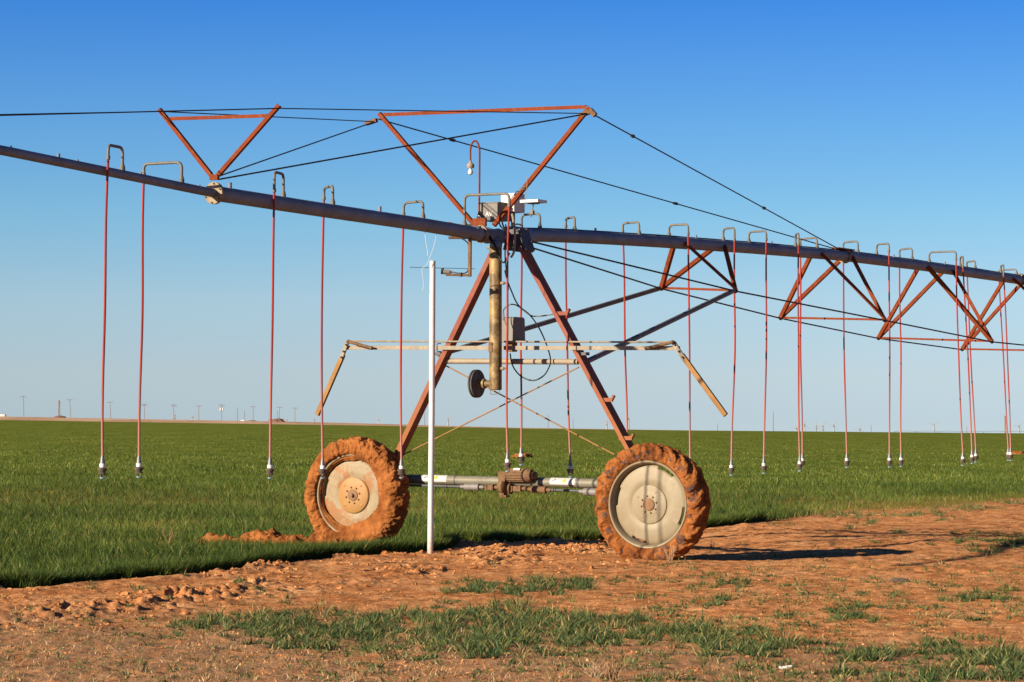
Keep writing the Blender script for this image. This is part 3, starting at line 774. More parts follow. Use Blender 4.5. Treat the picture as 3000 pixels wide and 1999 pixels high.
# ------------------------------------------------------------------ the irrigation machine: datum lines
TC = (WR + WL) / 2 + NDIR * 0.35                           # tower plane, 0.35 m behind the wheels
TC.z = 0
N3 = Vector(NDIR); B3 = Vector(BDIR); UP = Vector((0, 0, 1))
def tp(px, py, off=0.0):
    """Point of the tower plane (moved off metres along the pipeline) seen at a pixel."""
    return on_plane(px, py, TC + N3 * off, N3)
def pipe_t(px):
    """Distance along the pipeline at which its axis crosses the image column."""
    u = (px - 1500) / F
    return (u * TC.y - P0.x + (0)) / (N3.x - u * N3.y) if False else (u * P0.y - P0.x) / (N3.x - u * N3.y)
P0 = tp(1471, 690); P0.z = 0
PIPE_PX = [(-420, 362), (0, 440.5), (425, 526), (622, 566), (765, 588), (900, 609), (1240, 659), (1389, 684), (1471, 692), (1559, 688.5), (1730, 696), (1900, 706), (2200, 727), (2463, 749), (2700, 779), (2936, 813), (3000, 822), (3100, 838), (3180, 852)]
PIPE = []
for a, b in PIPE_PX:
    t = pipe_t(a); q = P0 + N3 * t
    PIPE.append((t, HCAM + (256.5 - (b - 999.5)) * 0 + (at_depth(a, b, q.y).z - HCAM)))
PT = [p[0] for p in PIPE]; PZ = [p[1] for p in PIPE]
def pipe_at(t):
    z = float(np.interp(t, PT, PZ))
    q = P0 + N3 * t
    return Vector((q.x, q.y, z))
def pipe_px(px): return pipe_at(pipe_t(px))
def smooth_line(t0, t1, n):
    out = []
    for i in range(n + 1):
        t = t0 + (t1 - t0) * i / n
        ws = [(-0.5, 1), (0, 2), (0.5, 1)] if 1 < t < PT[-1] - 1 else [(0, 1)]
        out.append(pipe_at(t) * 0 + sum(((pipe_at(t + d)) * w for d, w in ws), Vector((0, 0, 0))) / sum(w for d, w in ws))
    return out
def cross(px, py, t):
    """Point seen at a pixel in the plane square to the pipeline at distance t."""
    return on_plane(px, py, P0 + N3 * t, N3)
RP = 0.088                                                 # pipe radius

base = Vector((P0.x, P0.y, float(ground(P0.x, P0.y))))
PIV = thing('centre_pivot_irrigator', 'red and grey irrigation machine on two muddy wheels, its long pipe crossing the whole picture', 'irrigator', base)

# main pipe, overhang pipe, flanges
tF = pipe_t(622); tA = pipe_t(1392); tB = pipe_t(1535)
mb = MB(); mb.tube(smooth_line(tB, PT[-1], 46), RP, 24)
for px in (1745, 2040, 2262, 2620, 2770):
    q = pipe_px(px); mb.tube([q + UP * RP * 0.8, q + UP * (RP + 0.05)], 0.016, 8)
mb.build('span_pipe', M['pipe'], PIV)
mb = MB(); mb.tube(smooth_line(tF + 0.02, tA, 8), RP * 0.98, 24)
for px in (672, 1112):
    q = pipe_px(px); mb.tube([q + UP * RP * 0.8, q + UP * (RP + 0.06)], 0.022, 8)
mb.build('overhang_pipe', M['pipe'], PIV)
mb = MB(); mb.tube(smooth_line(PT[0], tF, 8), 0.050, 20)
for px in (28, 168, 224, 410, 582):
    q = pipe_px(px); mb.tube([q + UP * 0.04, q + UP * (0.085 if px == 168 else 0.065)], 0.018 if px == 168 else 0.012, 8)
mb.build('end_pipe', M['pipe'], PIV)
def flange(px, r, name='pipe_flange'):
    t = pipe_t(px); c = pipe_at(t); mb = MB()
    mb.lathe(c - N3 * 0.022, N3, [(r - 0.004, 0), (r, 0.004), (r, 0.016), (r - 0.004, 0.02)], 28)
    mb.lathe(c + N3 * 0.002, N3, [(r - 0.004, 0), (r, 0.004), (r, 0.016), (r - 0.004, 0.02)], 28)
    for k in range(6):
        a = k * math.pi / 3 + 0.4
        p = c + (B3 * math.cos(a) + UP * math.sin(a)) * (r - 0.018)
        mb.tube([p - N3 * 0.038, p + N3 * 0.036], 0.009, 6, 1)
    return mb.build(name, [M['flange'], M['cable']], PIV)
flange(626, 0.125); flange(2476, 0.125); flange(2990, 0.125)
flange(1408, 0.115)

# flexible joint over the tower
mb = MB()
c0 = pipe_at(tA); c1 = pipe_px(1428); c2 = pipe_px(1458); c3 = pipe_px(1490); c4 = pipe_px(1538)
mb.lathe(c0 - N3 * 0.05, N3, [(RP, 0), (RP + 0.012, 0.02), (RP + 0.012, 0.10), (RP, 0.12)], 24)
mb.ball(c1 + UP * -0.012, 0.108, 22, 12)
mb.ball(c2 + UP * -0.016, 0.112, 22, 12)
mb.ball(c3 + UP * 0.006, 0.122, 22, 12)
mb.tube([c0, c1, c2, c3, c4], RP * 0.96, 20)
mb.lathe(c3 + N3 * 0.05, N3, [(RP + 0.01, 0), (0.132, 0.02), (0.138, 0.09), (0.132, 0.42), (RP + 0.005, 0.5)], 26)
mb.build('flexible_joint', M['pipe'], PIV)
mb = MB()
a = tp(1478, 668); b_ = tp(1553, 734)
mb.box(tp(1516, 703, 0.10), B3 * 0.16, N3 * 0.03, UP * 0.14)
mb.bar(tp(1532, 672, 0.02), tp(1552, 735, 0.02), 0.03, 0.24, N3)
mb.bar(tp(1516, 734, 0.05), tp(1552, 735, 0.05), 0.04, 0.2, N3)
mb.build('joint_bracket', M['greyplate'], PIV)
mb = MB(); mb.bar(tp(1484, 705, -0.08), tp(1477, 733, -0.08), 0.035, 0.012, N3); mb.build('bracket_tab', M['flange'], PIV)
mb = MB(); mb.bar(tp(1396, 686, -0.1), tp(1412, 711, -0.1), 0.06, 0.012, N3); mb.build('bracket_tab', M['flange'], PIV)

# tower legs, cross pipe, cross rods, struts
mb = MB(); mb.bar(tp(1452, 733), tp(1152, 1366), 0.068, 0.15, N3); mb.build('tower_leg', M['leg'], PIV)
mb = MB(); mb.bar(tp(1532, 725), tp(1852, 1325), 0.055, 0.19, N3)
for (px, py, dx, dy) in ((1647, 919, 1.0, 0), (1777, 1172, 1.0, 0), (1834, 1284, 1.0, 0)):
    q = tp(px - 20, py, -0.06)
    e = q + B3 * 0.19 + N3 * 0.0
    mb.bar(q, e, 0.03, 0.05, UP); mb.bar(e - B3 * 0.012, e + UP * 0.055 + B3 * 0.02, 0.028, 0.045, N3)
mb.build('tower_leg', M['leg'], PIV)
mb = MB(); mb.tube([tp(1300, 1058.5, 0.03), tp(1694, 1060.5, 0.03)], 0.037, 18); mb.build('cross_pipe', M['beige'], PIV)
for A, Bq, oz in (((1297, 1067), (1800, 1332), 0.055), ((1696, 1076), (1183, 1332), 0.075)):
    mb = MB(); mb.tube([tp(*A, oz), tp(*Bq, oz)], 0.0095, 8); mb.build('cross_rod', M['wood'], PIV)

# trusses under the span
TR = [((1990, 711), (2110, 720), (1938, 844), (2155, 851)), ((2392, 741), (2485, 752), (2287, 931), (2592, 937)),
      ((2706, 780), (2780, 790), (2574, 990), (2906, 1000)), ((2956, 816), (3010, 824), (2819, 1023), (3200, 1030))]
TB = []
for (pa, pb, L, Rr) in TR:
    ta, tb = pipe_t(pa[0]), pipe_t(pb[0]); tm = (ta + tb) / 2
    cl, cr = cross(*L, tm), cross(*Rr, tm)
    TB.append((cl, cr))
    mb = MB()
    mb.bar(cl, cr, 0.035, 0.035, N3)
    mb.build('truss_crossbar', M['red'], PIV)
    for foot, sgn in ((cl, -1), (cr, 1)):
        for tt in (ta, tb):
            top = pipe_at(tt) + B3 * (sgn * RP * 0.92) - UP * 0.01
            mb = MB()
            mb.angle(top, foot, 0.062, 0.008, N3 if sgn < 0 else -B3)
            mb.build('truss_brace', M['red'], PIV)
    for foot in (cl, cr):
        mb = MB(); mb.ball(foot - UP * 0.01, 0.036, 10, 6); mb.build('truss_knuckle', M['cable'], PIV)
for s in (0, 1):
    start = tp(1552, 724, 0.1) if s == 0 else tp(1556, 708, -0.02)
    pts = [start] + [tb[s] - UP * 0.012 for tb in TB]
    for i in range(len(pts) - 1):
        mb = MB(); mb.tube([pts[i], pts[i + 1]], 0.0125, 8); mb.build('truss_rod', M['cable'], PIV)
mb = MB(); mb.tube([TB[0][0] + B3 * -0.01, tp(1285, 1040, 0.06)], 0.036, 16); mb.build('leg_strut', M['galv'], PIV)
mb = MB(); mb.tube([TB[0][1] - B3 * 0.02, tp(1716, 1061, 0.07)], 0.036, 16)
mb.tube([tp(1716, 1061, 0.07), tp(1700, 1068, 0.05)], 0.02, 8); mb.build('leg_strut', M['galv'], PIV)

# overhang frames on top and their cables
tV0 = pipe_t(1423); tV1 = pipe_t(628)
def vframe(t, La, Lb, Ra, Rb, ba, bb, plate, w):
    mb = MB(); mb.angle(cross(*Lb, t), cross(*La, t), w, 0.008, N3); mb.build('frame_arm', M['red'], PIV)
    mb = MB(); mb.angle(cross(*Rb, t), cross(*Ra, t), w, 0.008, N3)
    mb.build('frame_arm', M['red'], PIV)
    mb = MB(); mb.angle(cross(*ba, t + 0.03), cross(*bb, t + 0.03), w * 0.9, 0.008, N3); mb.build('frame_bar', M['red'], PIV)
    mb = MB(); mb.box(cross(*plate[:2], t - 0.02), B3 * plate[2], N3 * 0.02, UP * plate[3]); mb.build('frame_plate', M['red'], PIV)
vframe(tV0, (1111, 333), (1388, 657), (1728, 314), (1447, 661), (1124, 337), (1717, 314), (1405, 652, 0.10, 0.055), 0.052)
vframe(tV1, (467, 321), (619, 514), (819, 308), (639, 514), (497, 349), (784, 340), (628, 520, 0.055, 0.03), 0.045)
LT0, RT0 = cross(1098, 357, tV0), cross(1724, 333, tV0)
LT1, RT1 = cross(470, 327, tV1), cross(818, 318, tV1)
V1B = cross(640, 517, tV1)
FARL = LT1 + (LT1 - cross(1098, 357, tV0)) * 0.6
END = pipe_at(PT[0] - 3.0) + UP * 0.05
def cable(a, b, r=0.0085, name='stay_cable', turn=()):
    mb = MB(); a = Vector(a); b = Vector(b); mb.tube([a, b], r, 8)
    for f in turn:
        p = a.lerp(b, f); d = (b - a).normalized()
        mb.bar(p - d * 0.05, p + d * 0.05, 0.035, 0.035)
    mb.build(name, M['cable'], PIV)
cable(at_depth(-260, 345, 26.5), RT1, 0.007); cable(RT1, RT0, 0.0065)
cable(at_depth(-260, 341, 27.5), LT1, 0.006); cable(LT1, LT0, 0.0065)
cable(V1B, LT0); cable(V1B - UP * 0.035, RT0, 0.0095)
tE = pipe_t(2452)
e1 = pipe_at(tE) + UP * (RP + 0.02)
cable(cross(1108, 349, tV0), e1 - B3 * 0.03, 0.0095, turn=(0.135, 0.60)); cable(cross(1737, 335, tV0), e1 + B3 * 0.03, 0.0095, turn=(0.13, 0.64))
mb = MB(); mb.box(e1 + UP * 0.01 + N3 * 0.3, B3 * 0.06, N3 * 0.35, UP * 0.012); mb.build('cable_anchor', M['red'], PIV)
for P, s in ((LT0, -1), (RT0, -1)):
    mb = MB(); mb.bar(P + B3 * s * 0.14 - UP * 0.02, P + B3 * 0.03 + UP * 0.02, 0.05, 0.06, N3)
    mb.ball(P + B3 * s * 0.05, 0.035, 8, 5); mb.build('cable_clamp', M['rust'], PIV)
mb = MB(); mb.bar(RT0 + B3 * 0.02 + UP * 0.05, RT0 + B3 * 0.1 - UP * 0.03, 0.06, 0.05, N3)
mb.build('arm_cleat', M['rust'], PIV)

# base beam with drive line
mb = MB(); bA, bB = tp(1128, 1402.5), tp(1800, 1418); mb.tube([bA, bB], 0.062, 24); mb.build('base_beam', M['beam'], PIV)
bd = (bB - bA).normalized()
def beam_pt(px): return bA + bd * ((tp(px, 1410) - bA).dot(B3) / bd.dot(B3))
def decal(px0, px1):
    mb = MB(); a = beam_pt(px0); b = beam_pt(px1); n = 10; vs = []; fs = []
    x, y, ax = frame_of(bd, UP)
    back = -N3
    a0, a1 = R(-22), R(88)
    for P in (a, b):
        for k in range(n + 1):
            an = a0 + (a1 - a0) * k / n
            vs.append(P + (back * math.cos(an) + UP * math.sin(an)) * 0.0645)
    for k in range(n): fs.append((k, k + 1, n + 2 + k, n + 1 + k))
    mb.add(vs, fs); st = mb.build('warning_decal', M['sticker'], PIV)
    # warning triangle and printed squiggle, following the curve of the beam
    def cp(f, an, r=0.0665): return a.lerp(b, f) + (back * math.cos(an) + UP * math.sin(an)) * r
    mb = MB(); tri = [cp(0.46, R(6)), cp(0.68, R(6)), cp(0.62, R(58))]
    vs = []; fs = []
    m = 8
    for k in range(m + 1):
        f = k / m; an = R(6 + 52 * f)
        l = 0.46 + (0.59 - 0.46) * f; r_ = 0.68 + (0.61 - 0.68) * f
        vs += [cp(l, an), cp(r_, an)]
    for k in range(m): fs.append((2 * k, 2 * k + 1, 2 * k + 3, 2 * k + 2))
    mb.add(vs, fs)
    o = mb.build('warning_triangle', M['yellowsign'], st)
    mb = MB(); mb.tube([cp(0.53, R(20), 0.0685), cp(0.62, R(24), 0.0685)], 0.003, 5); mb.build('printed_mark', M['black'], st); mb = MB(); mb.tube([cp(0.10, R(24), 0.067), cp(0.17, R(28), 0.067), cp(0.24, R(44), 0.067)], 0.004, 5)
    mb.build('printed_mark', M['black'], st)
decal(1241, 1314); decal(1617, 1690)
mb = MB(); mb.lathe(beam_pt(1337) - bd * 0.01, bd, [(0.062, 0), (0.0655, 0.002), (0.0655, 0.018), (0.062, 0.02)], 20); mb.build('beam_band', M['greyplate'], PIV); mb = MB(); mb.lathe(beam_pt(1694), bd, [(0.062, 0), (0.067, 0.003), (0.067, 0.03), (0.062, 0.033)], 20); mb.build('beam_band', M['greyplate'], PIV)
sh = -0.10
mb = MB(); mb.tube([tp(1180, 1421.5, sh), tp(1475, 1429.5, sh)], 0.017, 12)
for px, py in ((1308, 1425), (1345, 1426)):
    mb.lathe(tp(px, py, sh), bd, [(0.016, 0), (0.026, 0.002), (0.026, 0.012), (0.016, 0.014)], 12)
mb.build('drive_shaft', M['greyplate'], PIV)
mb = MB(); mb.tube([tp(1500, 1431, sh), tp(1800, 1443, sh)], 0.017, 12)
for px, py in ((1620, 1435.5), (1626, 1436)):
    mb.lathe(tp(px, py, sh), bd, [(0.016, 0), (0.026, 0.002), (0.026, 0.012), (0.016, 0.014)], 12)
mb.build('drive_shaft', M['greyplate'], PIV)
for (x0, y0, x1, y1, rr, mm) in ((1363, 1426.5, 1404, 1427.5, 0.046, 'sleeve'), (1557, 1434, 1600, 1436, 0.046, 'rust'), (1712, 1441, 1760, 1443, 0.05, 'sleeve')):
    mb = MB(); mb.tube([tp(x0, y0, sh), tp(x1, y1, sh)], rr, 18); mb.tube([tp(x0 - 14, y0 - 0.4, sh), tp(x0, y0, sh)], rr * 0.55, 12); mb.tube([tp(x1, y1, sh), tp(x1 + 14, y1 + 0.5, sh)], rr * 0.55, 12)
    mb.build('shaft_sleeve', M[mm], PIV)
for (x0, x1, yy) in ((1424, 1449, 1428.5), (1498, 1530, 1432)):
    mb = MB()
    mb.box(tp((x0 + x1) / 2, yy, sh), bd * 0.045, N3 * 0.03, UP * 0.034); mb.bar(tp(x0 + 3, yy - 8, sh), tp(x0 + 3, yy + 9, sh), 0.03, 0.08, N3); mb.bar(tp(x1 - 4, yy - 9, sh), tp(x1 - 4, yy + 8, sh), 0.03, 0.09, N3)
    mb.tube([tp(x1, yy, sh), tp(x1 + 16, yy, sh)], 0.026, 12)
    mb.build('shaft_coupling', M['rust'], PIV)
# gear motor
mb = MB()
gp = tp(1474, 1420, sh)
mb.lathe(gp - bd * 0.05 - UP * 0.02, bd, [(0.05, 0), (0.09, 0.01), (0.105, 0.04), (0.105, 0.075), (0.08, 0.10), (0.05, 0.11)], 22)
mb.box(tp(1477, 1396, sh), bd * 0.05, N3 * 0.07, UP * 0.065); mb.bar(tp(1470, 1388, sh), tp(1476, 1458, sh), 0.06, 0.1, N3); mb.box(tp(1480, 1454, sh), bd * 0.04, N3 * 0.05, UP * 0.012)
mb.lathe(tp(1492, 1432, sh), bd, [(0.05, 0), (0.075, 0.01), (0.075, 0.03), (0.05, 0.045)], 18)
mb.build('gearbox', M['rust'], PIV)
mb = MB(); mc = tp(1487, 1392, sh)
seg = 48
mb.lathe(mc, bd, [(0.078, 0), (0.086, 0.012), (0.088, 0.02)], 24)
mb.lathe(mc, bd, [(0.080, 0.02), (0.082, 0.03), (0.082, 0.25), (0.080, 0.26)], seg, rfun=lambda r, i, an: r + (0.010 if int(an / (2 * math.pi) * seg + 0.5) % 3 == 0 else 0))
mb.lathe(mc, bd, [(0.088, 0.26), (0.091, 0.27), (0.091, 0.33), (0.08, 0.37), (0.055, 0.385), (0.0001, 0.39)], 24)
mb.lathe(mc + bd * 0.37, bd, [(0.045, 0), (0.05, 0.02), (0.045, 0.06), (0.02, 0.075), (0.0001, 0.077)], 16)
mo = mb.build('electric_motor', M['rust'], PIV)
mb = MB(); mb.box(mc + bd * 0.17 - N3 * 0.055 + UP * 0.078, bd * 0.05, (N3 * 0.5 + UP * 0.86) * 0.016, (UP * 0.5 - N3 * 0.86) * 0.006); mb.build('nameplate', M['sticker'], mo)

# ------------------------------------------------------------------ wheels
def wheel(hub, sink, thick, seedw, label):
    ax = -N3                                               # outward, towards the camera
    ang = 0.35 if not thick else 0.1
    x, y = B3, UP
    # rim and dished disc
    wm = MB()
    # in the rim mesh, angles run from the base direction up to vertical
    def ring(prof, seg=96, rf=None):
        vs = []; fs = []; n = len(prof)
        for i, (r, h) in enumerate(prof):
            for k in range(seg):
                a = 2 * math.pi * k / seg
                rr = rf(r, i, a) if rf else r
                vs.append(hub + ax * h + (x * math.cos(a) + y * math.sin(a)) * rr)
        for i in range(n - 1):
            for k in range(seg):
                k2 = (k + 1) % seg
                fs.append((i * seg + k2, i * seg + k, (i + 1) * seg + k, (i + 1) * seg + k2))
        wm.add(vs, fs)
    ring([(0.535, 0.10), (0.555, 0.118), (0.556, 0.128), (0.548, 0.134), (0.535, 0.130), (0.522, 0.112), (0.515, 0.07), (0.502, 0.035), (0.500, -0.02), (0.512, -0.06), (0.520, -0.11), (0.545, -0.13), (0.556, -0.12)])
    def notch(r, i, a):
        if i > 2: return r
        k = 0
        for c in (R(62), R(168), R(-62) - 0.7, R(-18)):
            d = abs((a - c + math.pi) % (2 * math.pi) - math.pi)
            k = max(k, float(sstep(0.27, 0.225, d)) if True else 0)
        return r - 0.034 * (1 - float(sstep(0.22, 0.27, min(abs((a - c + math.pi) % (2 * math.pi) - math.pi) for c in (R(62), R(168), R(-108), R(-18))))))
    ring([(0.500, 0.020), (0.500, 0.036), (0.482, 0.047), (0.455, 0.055), (0.34, 0.066), (0.268, 0.070), (0.258, 0.064), (0.250, 0.064), (0.243, 0.078), (0.225, 0.084), (0.17, 0.080), (0.155, 0.084), (0.09, 0.086), (0.0001, 0.086)], 240, notch)
    wo = wm.build('wheel', M['muddyrim'] if thick else M['rim'], PIV, label)
    # raised wheel centre, lug nuts, axle cap
    hm = MB()
    if thick:
        hm.lathe(hub + ax * 0.070, ax, [(0.243, 0.0), (0.238, 0.016), (0.225, 0.022), (0.10, 0.026), (0.0001, 0.026)], 48); hm.build('wheel_centre', M['hubyellow'], wo)
    for k in range(4):
        a = R(45 + 90 * k + (13 if not thick else 0)); p = hub + (x * math.cos(a) + y * math.sin(a)) * 0.185 + ax * (0.08 if not thick else 0.094)
        hm = MB(); hm.lathe(p - ax * 0.004, ax, [(0.020, 0), (0.017, 0.006), (0.008, 0.009), (0.0001, 0.010)], 12)
        hm.build('pressed_boss', M['hubyellow'] if thick else M['rim'], wo)
    hb = MB()
    hz = 0.094 if thick else 0.084
    hb.lathe(hub + ax * hz, ax, [(0.079, 0), (0.079, 0.016), (0.072, 0.020), (0.0001, 0.022)] if not thick else [(0.079, 0), (0.079, 0.01), (0.06, 0.016), (0.026, 0.018), (0.024, 0.05), (0.0001, 0.054)], 28)
    for k in range(8):
        a = 2 * math.pi * (k + 0.3) / 8; p = hub + (x * math.cos(a) + y * math.sin(a)) * 0.108 + ax * hz
        hb.lathe(p - ax * 0.002, ax, [(0.0135, 0), (0.0135, 0.012), (0.008, 0.013), (0.008, 0.022), (0.0001, 0.022)], 6)
    hb.build('hub', M['hubrust'], wo)
    # tyre with mud
    nt_, npf = 640, 110
    th = np.linspace(0, 2 * math.pi, nt_, endpoint=False); ph = np.linspace(-math.pi * 0.86, math.pi * 0.86, npf)
    T, Pp = np.meshgrid(th, ph, indexing='ij')
    rc, hs, wv = (0.632, 0.098, 0.150) if not thick else (0.625, 0.090, 0.150)
    cx = np.sign(np.cos(Pp)) * np.abs(np.cos(Pp)) ** 0.75; sx = np.sign(np.sin(Pp)) * np.abs(np.sin(Pp)) ** 0.75
    r = rc + hs * cx; aa = wv * sx
    px_ = np.cos(T); py_ = np.sin(T)
    NL = 20
    side = np.sign(aa)
    sk = T * NL / (2 * math.pi) + side * 0.25 + np.abs(aa) / wv * 1.1
    lug = sstep(0.08, 0.26, sk % 1) * (1 - sstep(0.50, 0.70, sk % 1))
    lugw = sstep(-0.35, 0.25, cx)
    q = (px_ * r * 1.0, py_ * r * 1.0, aa)
    n1 = fbm3(q[0] * 5 + seedw, q[1] * 5, q[2] * 5, 4, 3) - 0.5
    n2 = np.abs(fbm3(q[0] * 13 + seedw, q[1] * 13, q[2] * 13, 4, 7) - 0.5) * 2
    n3 = fbm3(q[0] * 34 + seedw, q[1] * 34, q[2] * 34, 3, 8) - 0.5
    if not thick:
        rag = 0.55 + 0.9 * np.clip(n1 + 0.35, 0, 1)
        sunk = np.clip(0.038 * lug * lugw * rag, 0, 1)
        mudd = 0.020 * sstep(-0.1, 0.25, n1) + 0.032 * (0.5 - n2) * sstep(-0.9, -0.2, cx) + 0.024 * n3
        amt = sunk + mudd * (0.35 + 0.65 * sstep(-0.8, -0.1, cx))
    else:
        amt = 0.028 * lug * lugw * 0.5 + 0.085 * (n1 + 0.32) + 0.062 * (0.55 - n2) + 0.034 * n3
        amt = amt * (0.55 + 0.45 * sstep(-0.9, 0.2, cx))
    dirr = cx; dira = sx
    nl = np.sqrt(dirr ** 2 + dira ** 2) + 1e-6
    r2 = r + amt * dirr / nl * 1.0; a2 = aa + amt * dira / nl * (1.0 if not thick else 0.75)
    if thick:
        # mud that has run inwards over the wheel disc, most of all at the lower right
        cov = 0.055 + 0.075 * sstep(-0.1, 0.9, np.cos(T + 0.55)) + 0.03 * sstep(0.2, 0.9, np.cos(T + 1.6)) - 0.025 * sstep(0.3, 1.0, np.cos(T - 2.9))
        cov = cov + 0.045 * (fbm2(np.cos(T) * 3 + 5, np.sin(T) * 3, 4, 91) - 0.5)
        inner = sstep(0.58 * math.pi, 0.86 * math.pi, Pp)
        rin = 0.535 - cov
        r2 = r2 + (rin - r2) * inner
        a2 = a2 + (0.078 + 0.03 * (n2) - a2) * inner
        groove = np.exp(-((Pp - 0.66 * math.pi) / 0.10) ** 2) * sstep(0.0, 0.8, np.cos(T - 2.95))
        a2 = a2 - 0.085 * groove
        groove2 = np.exp(-((Pp - 0.77 * math.pi) / 0.05) ** 2) * sstep(0.2, 0.9, np.cos(T - 2.9))
        a2 = a2 - 0.045 * groove2
    if thick:
        bare = np.clip(sstep(0.62, 0.75, n2) * 0.3, 0, 1)
    else:
        bare = sstep(0.02, 0.07, fbm3(q[0] * 15 + 3, q[1] * 15, q[2] * 15, 5, 19, 0.62) - 0.51 - 0.05 * np.abs(cx - 0.15)) * sstep(-0.75, -0.35, cx) * (1 - sstep(0.45, 0.75, cx)) * 0.9
    C = hub
    pos = np.stack([C.x + x.x * px_ * r2 + ax.x * a2, C.y + x.y * px_ * r2 + ax.y * a2, C.z + py_ * r2], -1)
    # flat foot where the tyre bears on the ground
    gz = ground(pos[..., 0], pos[..., 1]) - 0.015
    pos[..., 2] = np.maximum(pos[..., 2], gz - 0.04)
    idx = np.arange(nt_ * npf).reshape(nt_, npf); i2 = np.roll(idx, -1, 0)
    f = np.stack([idx[:, :-1], i2[:, :-1], i2[:, 1:], idx[:, 1:]], -1).reshape(-1, 4)
    org = np.array(world_loc(wo))
    me = np_mesh('tyre', pos.reshape(-1, 3) - org, [f], {'bare': bare.ravel()})
    o = bpy.data.objects.new('tyre', me); COL.objects.link(o); me.materials.append(M['mudthick'] if thick else M['mud'])
    o.parent = wo; o['label'] = 'tyre buried in thick cracked red mud' if thick else 'lugged tyre coated in red mud with bare grey patches'
    return wo
wheel(WR, 0, False, 2.0, 'cream steel wheel, clean disc, nearer the camera')
wheel(WL, 0, True, 9.0, 'mud covered wheel with yellow centre in the wheat')
for W in (WR, WL):
    mb = MB(); mb.tube([W + N3 * 0.02, W + N3 * 0.34], 0.06, 14); mb.box(W + N3 * 0.24, B3 * 0.10, N3 * 0.09, UP * 0.12)
    mb.build('wheel_gearbox', M['rust'], PIV)

# earth thrown up in the track behind the mud covered wheel
def berm():
    n, m = 220, 50
    s = np.linspace(-2.55, 0.55, n); k = np.linspace(-1, 1, m)
    S, K = np.meshgrid(s, k, indexing='ij')
    hw = 0.30
    X = WL.x + BDIR.x * S + NDIR.x * K * hw; Y = WL.y + BDIR.y * S + NDIR.y * K * hw
    prof = np.sqrt(np.maximum(1 - K ** 2, 0))
    hh = np.interp(s, [-2.55, -2.4, -1.7, -1.45, -1.2, -0.8, -0.6, 0.0, 0.55], [0.10, 0.19, 0.22, 0.28, 0.22, 0.19, 0.28, 0.25, 0.05])
    Z = ground(X, Y) - 0.04 + prof * hh[:, None] * (0.25 + 1.1 * fbm2(X * 5.0, Y * 5.0, 4, 5)) + 0.11 * (fbm2(X * 15, Y * 15, 4, 6, 0.6) - 0.5)
    idx = np.arange(n * m).reshape(n, m)
    f = np.stack([idx[:-1, :-1], idx[1:, :-1], idx[1:, 1:], idx[:-1, 1:]], -1).reshape(-1, 4)
    me = np_mesh('mud_berm', np.stack([X, Y, Z], -1).reshape(-1, 3), [f])
    link('mud_berm', me, M['mudthick'], kind='stuff', label='ridge of crumbled red mud trailing behind the far wheel', cat='mud')
berm()

# ------------------------------------------------------------------ rail frame with drooping end arms
ro = -0.09
mb = MB(); mb.bar(tp(1013, 1019, ro), tp(1990, 1020.5, ro), 0.052, 0.05, N3); mb.build('rail', M['railing'], PIV)
mb = MB(); mb.tube([tp(1020, 1000, ro - 0.01), tp(1972, 1003, ro - 0.01)], 0.0125, 8); mb.build('rail_rod', M['railing'], PIV)
for (a, k, e, sp0, sp1) in (((1018, 1003), (999, 1052), (929, 1216), (1020, 1001), (1089, 1020)), ((1973, 1003), (2004, 1052), (2126, 1217), (1970, 1003), (1894, 1021))):
    mb = MB(); mb.bar(tp(*a, ro - 0.045), tp(*k, ro - 0.045), 0.052, 0.03, N3)
    for f in (0.15, 0.55, 0.9):
        p = tp(*a, ro - 0.06).lerp(tp(*k, ro - 0.06), f); mb.tube([p, p - N3 * 0.022], 0.013, 8, 1)
    mb.build('arm_bracket', [M['railing'], M['cable']], PIV)
    mb = MB(); k0 = tp(*k, ro - 0.045).lerp(tp(*a, ro - 0.045), 0.25); mb.bar(k0 + N3 * 0.012, tp(*e, ro - 0.045), 0.06, 0.045, N3); mb.build('end_arm', M['wood'], PIV)
    mb = MB(); p0, p1 = tp(*sp0, ro - 0.085), tp(*sp1, ro - 0.085); mb.tube([p0, p1], 0.021, 14)
    for p in (p0, p1): mb.ball(p, 0.027, 12, 8); mb.tube([p - N3 * 0.03, p + N3 * 0.04], 0.012, 8)
    mb.build('spring_cylinder', M['rust'], PIV)
for px, py in ((1280, 1019), (1688, 1020)):
    mb = MB(); c = tp(px, py, ro - 0.03); mb.tube(arc([c + UP * 0.06 + N3 * 0.1, c + UP * 0.05, c - UP * 0.05, c - UP * 0.05 + N3 * 0.1], 0.02), 0.006, 6); mb.build('rail_clamp', M['cable'], PIV)
for px, w_ in ((1287, 0.05), (1710, 0.06)):
    mb = MB(); mb.box(tp(px, 1037, 0.0), B3 * w_, N3 * 0.05, UP * 0.02); mb.build('rail_seat', M['greyplate'], PIV)

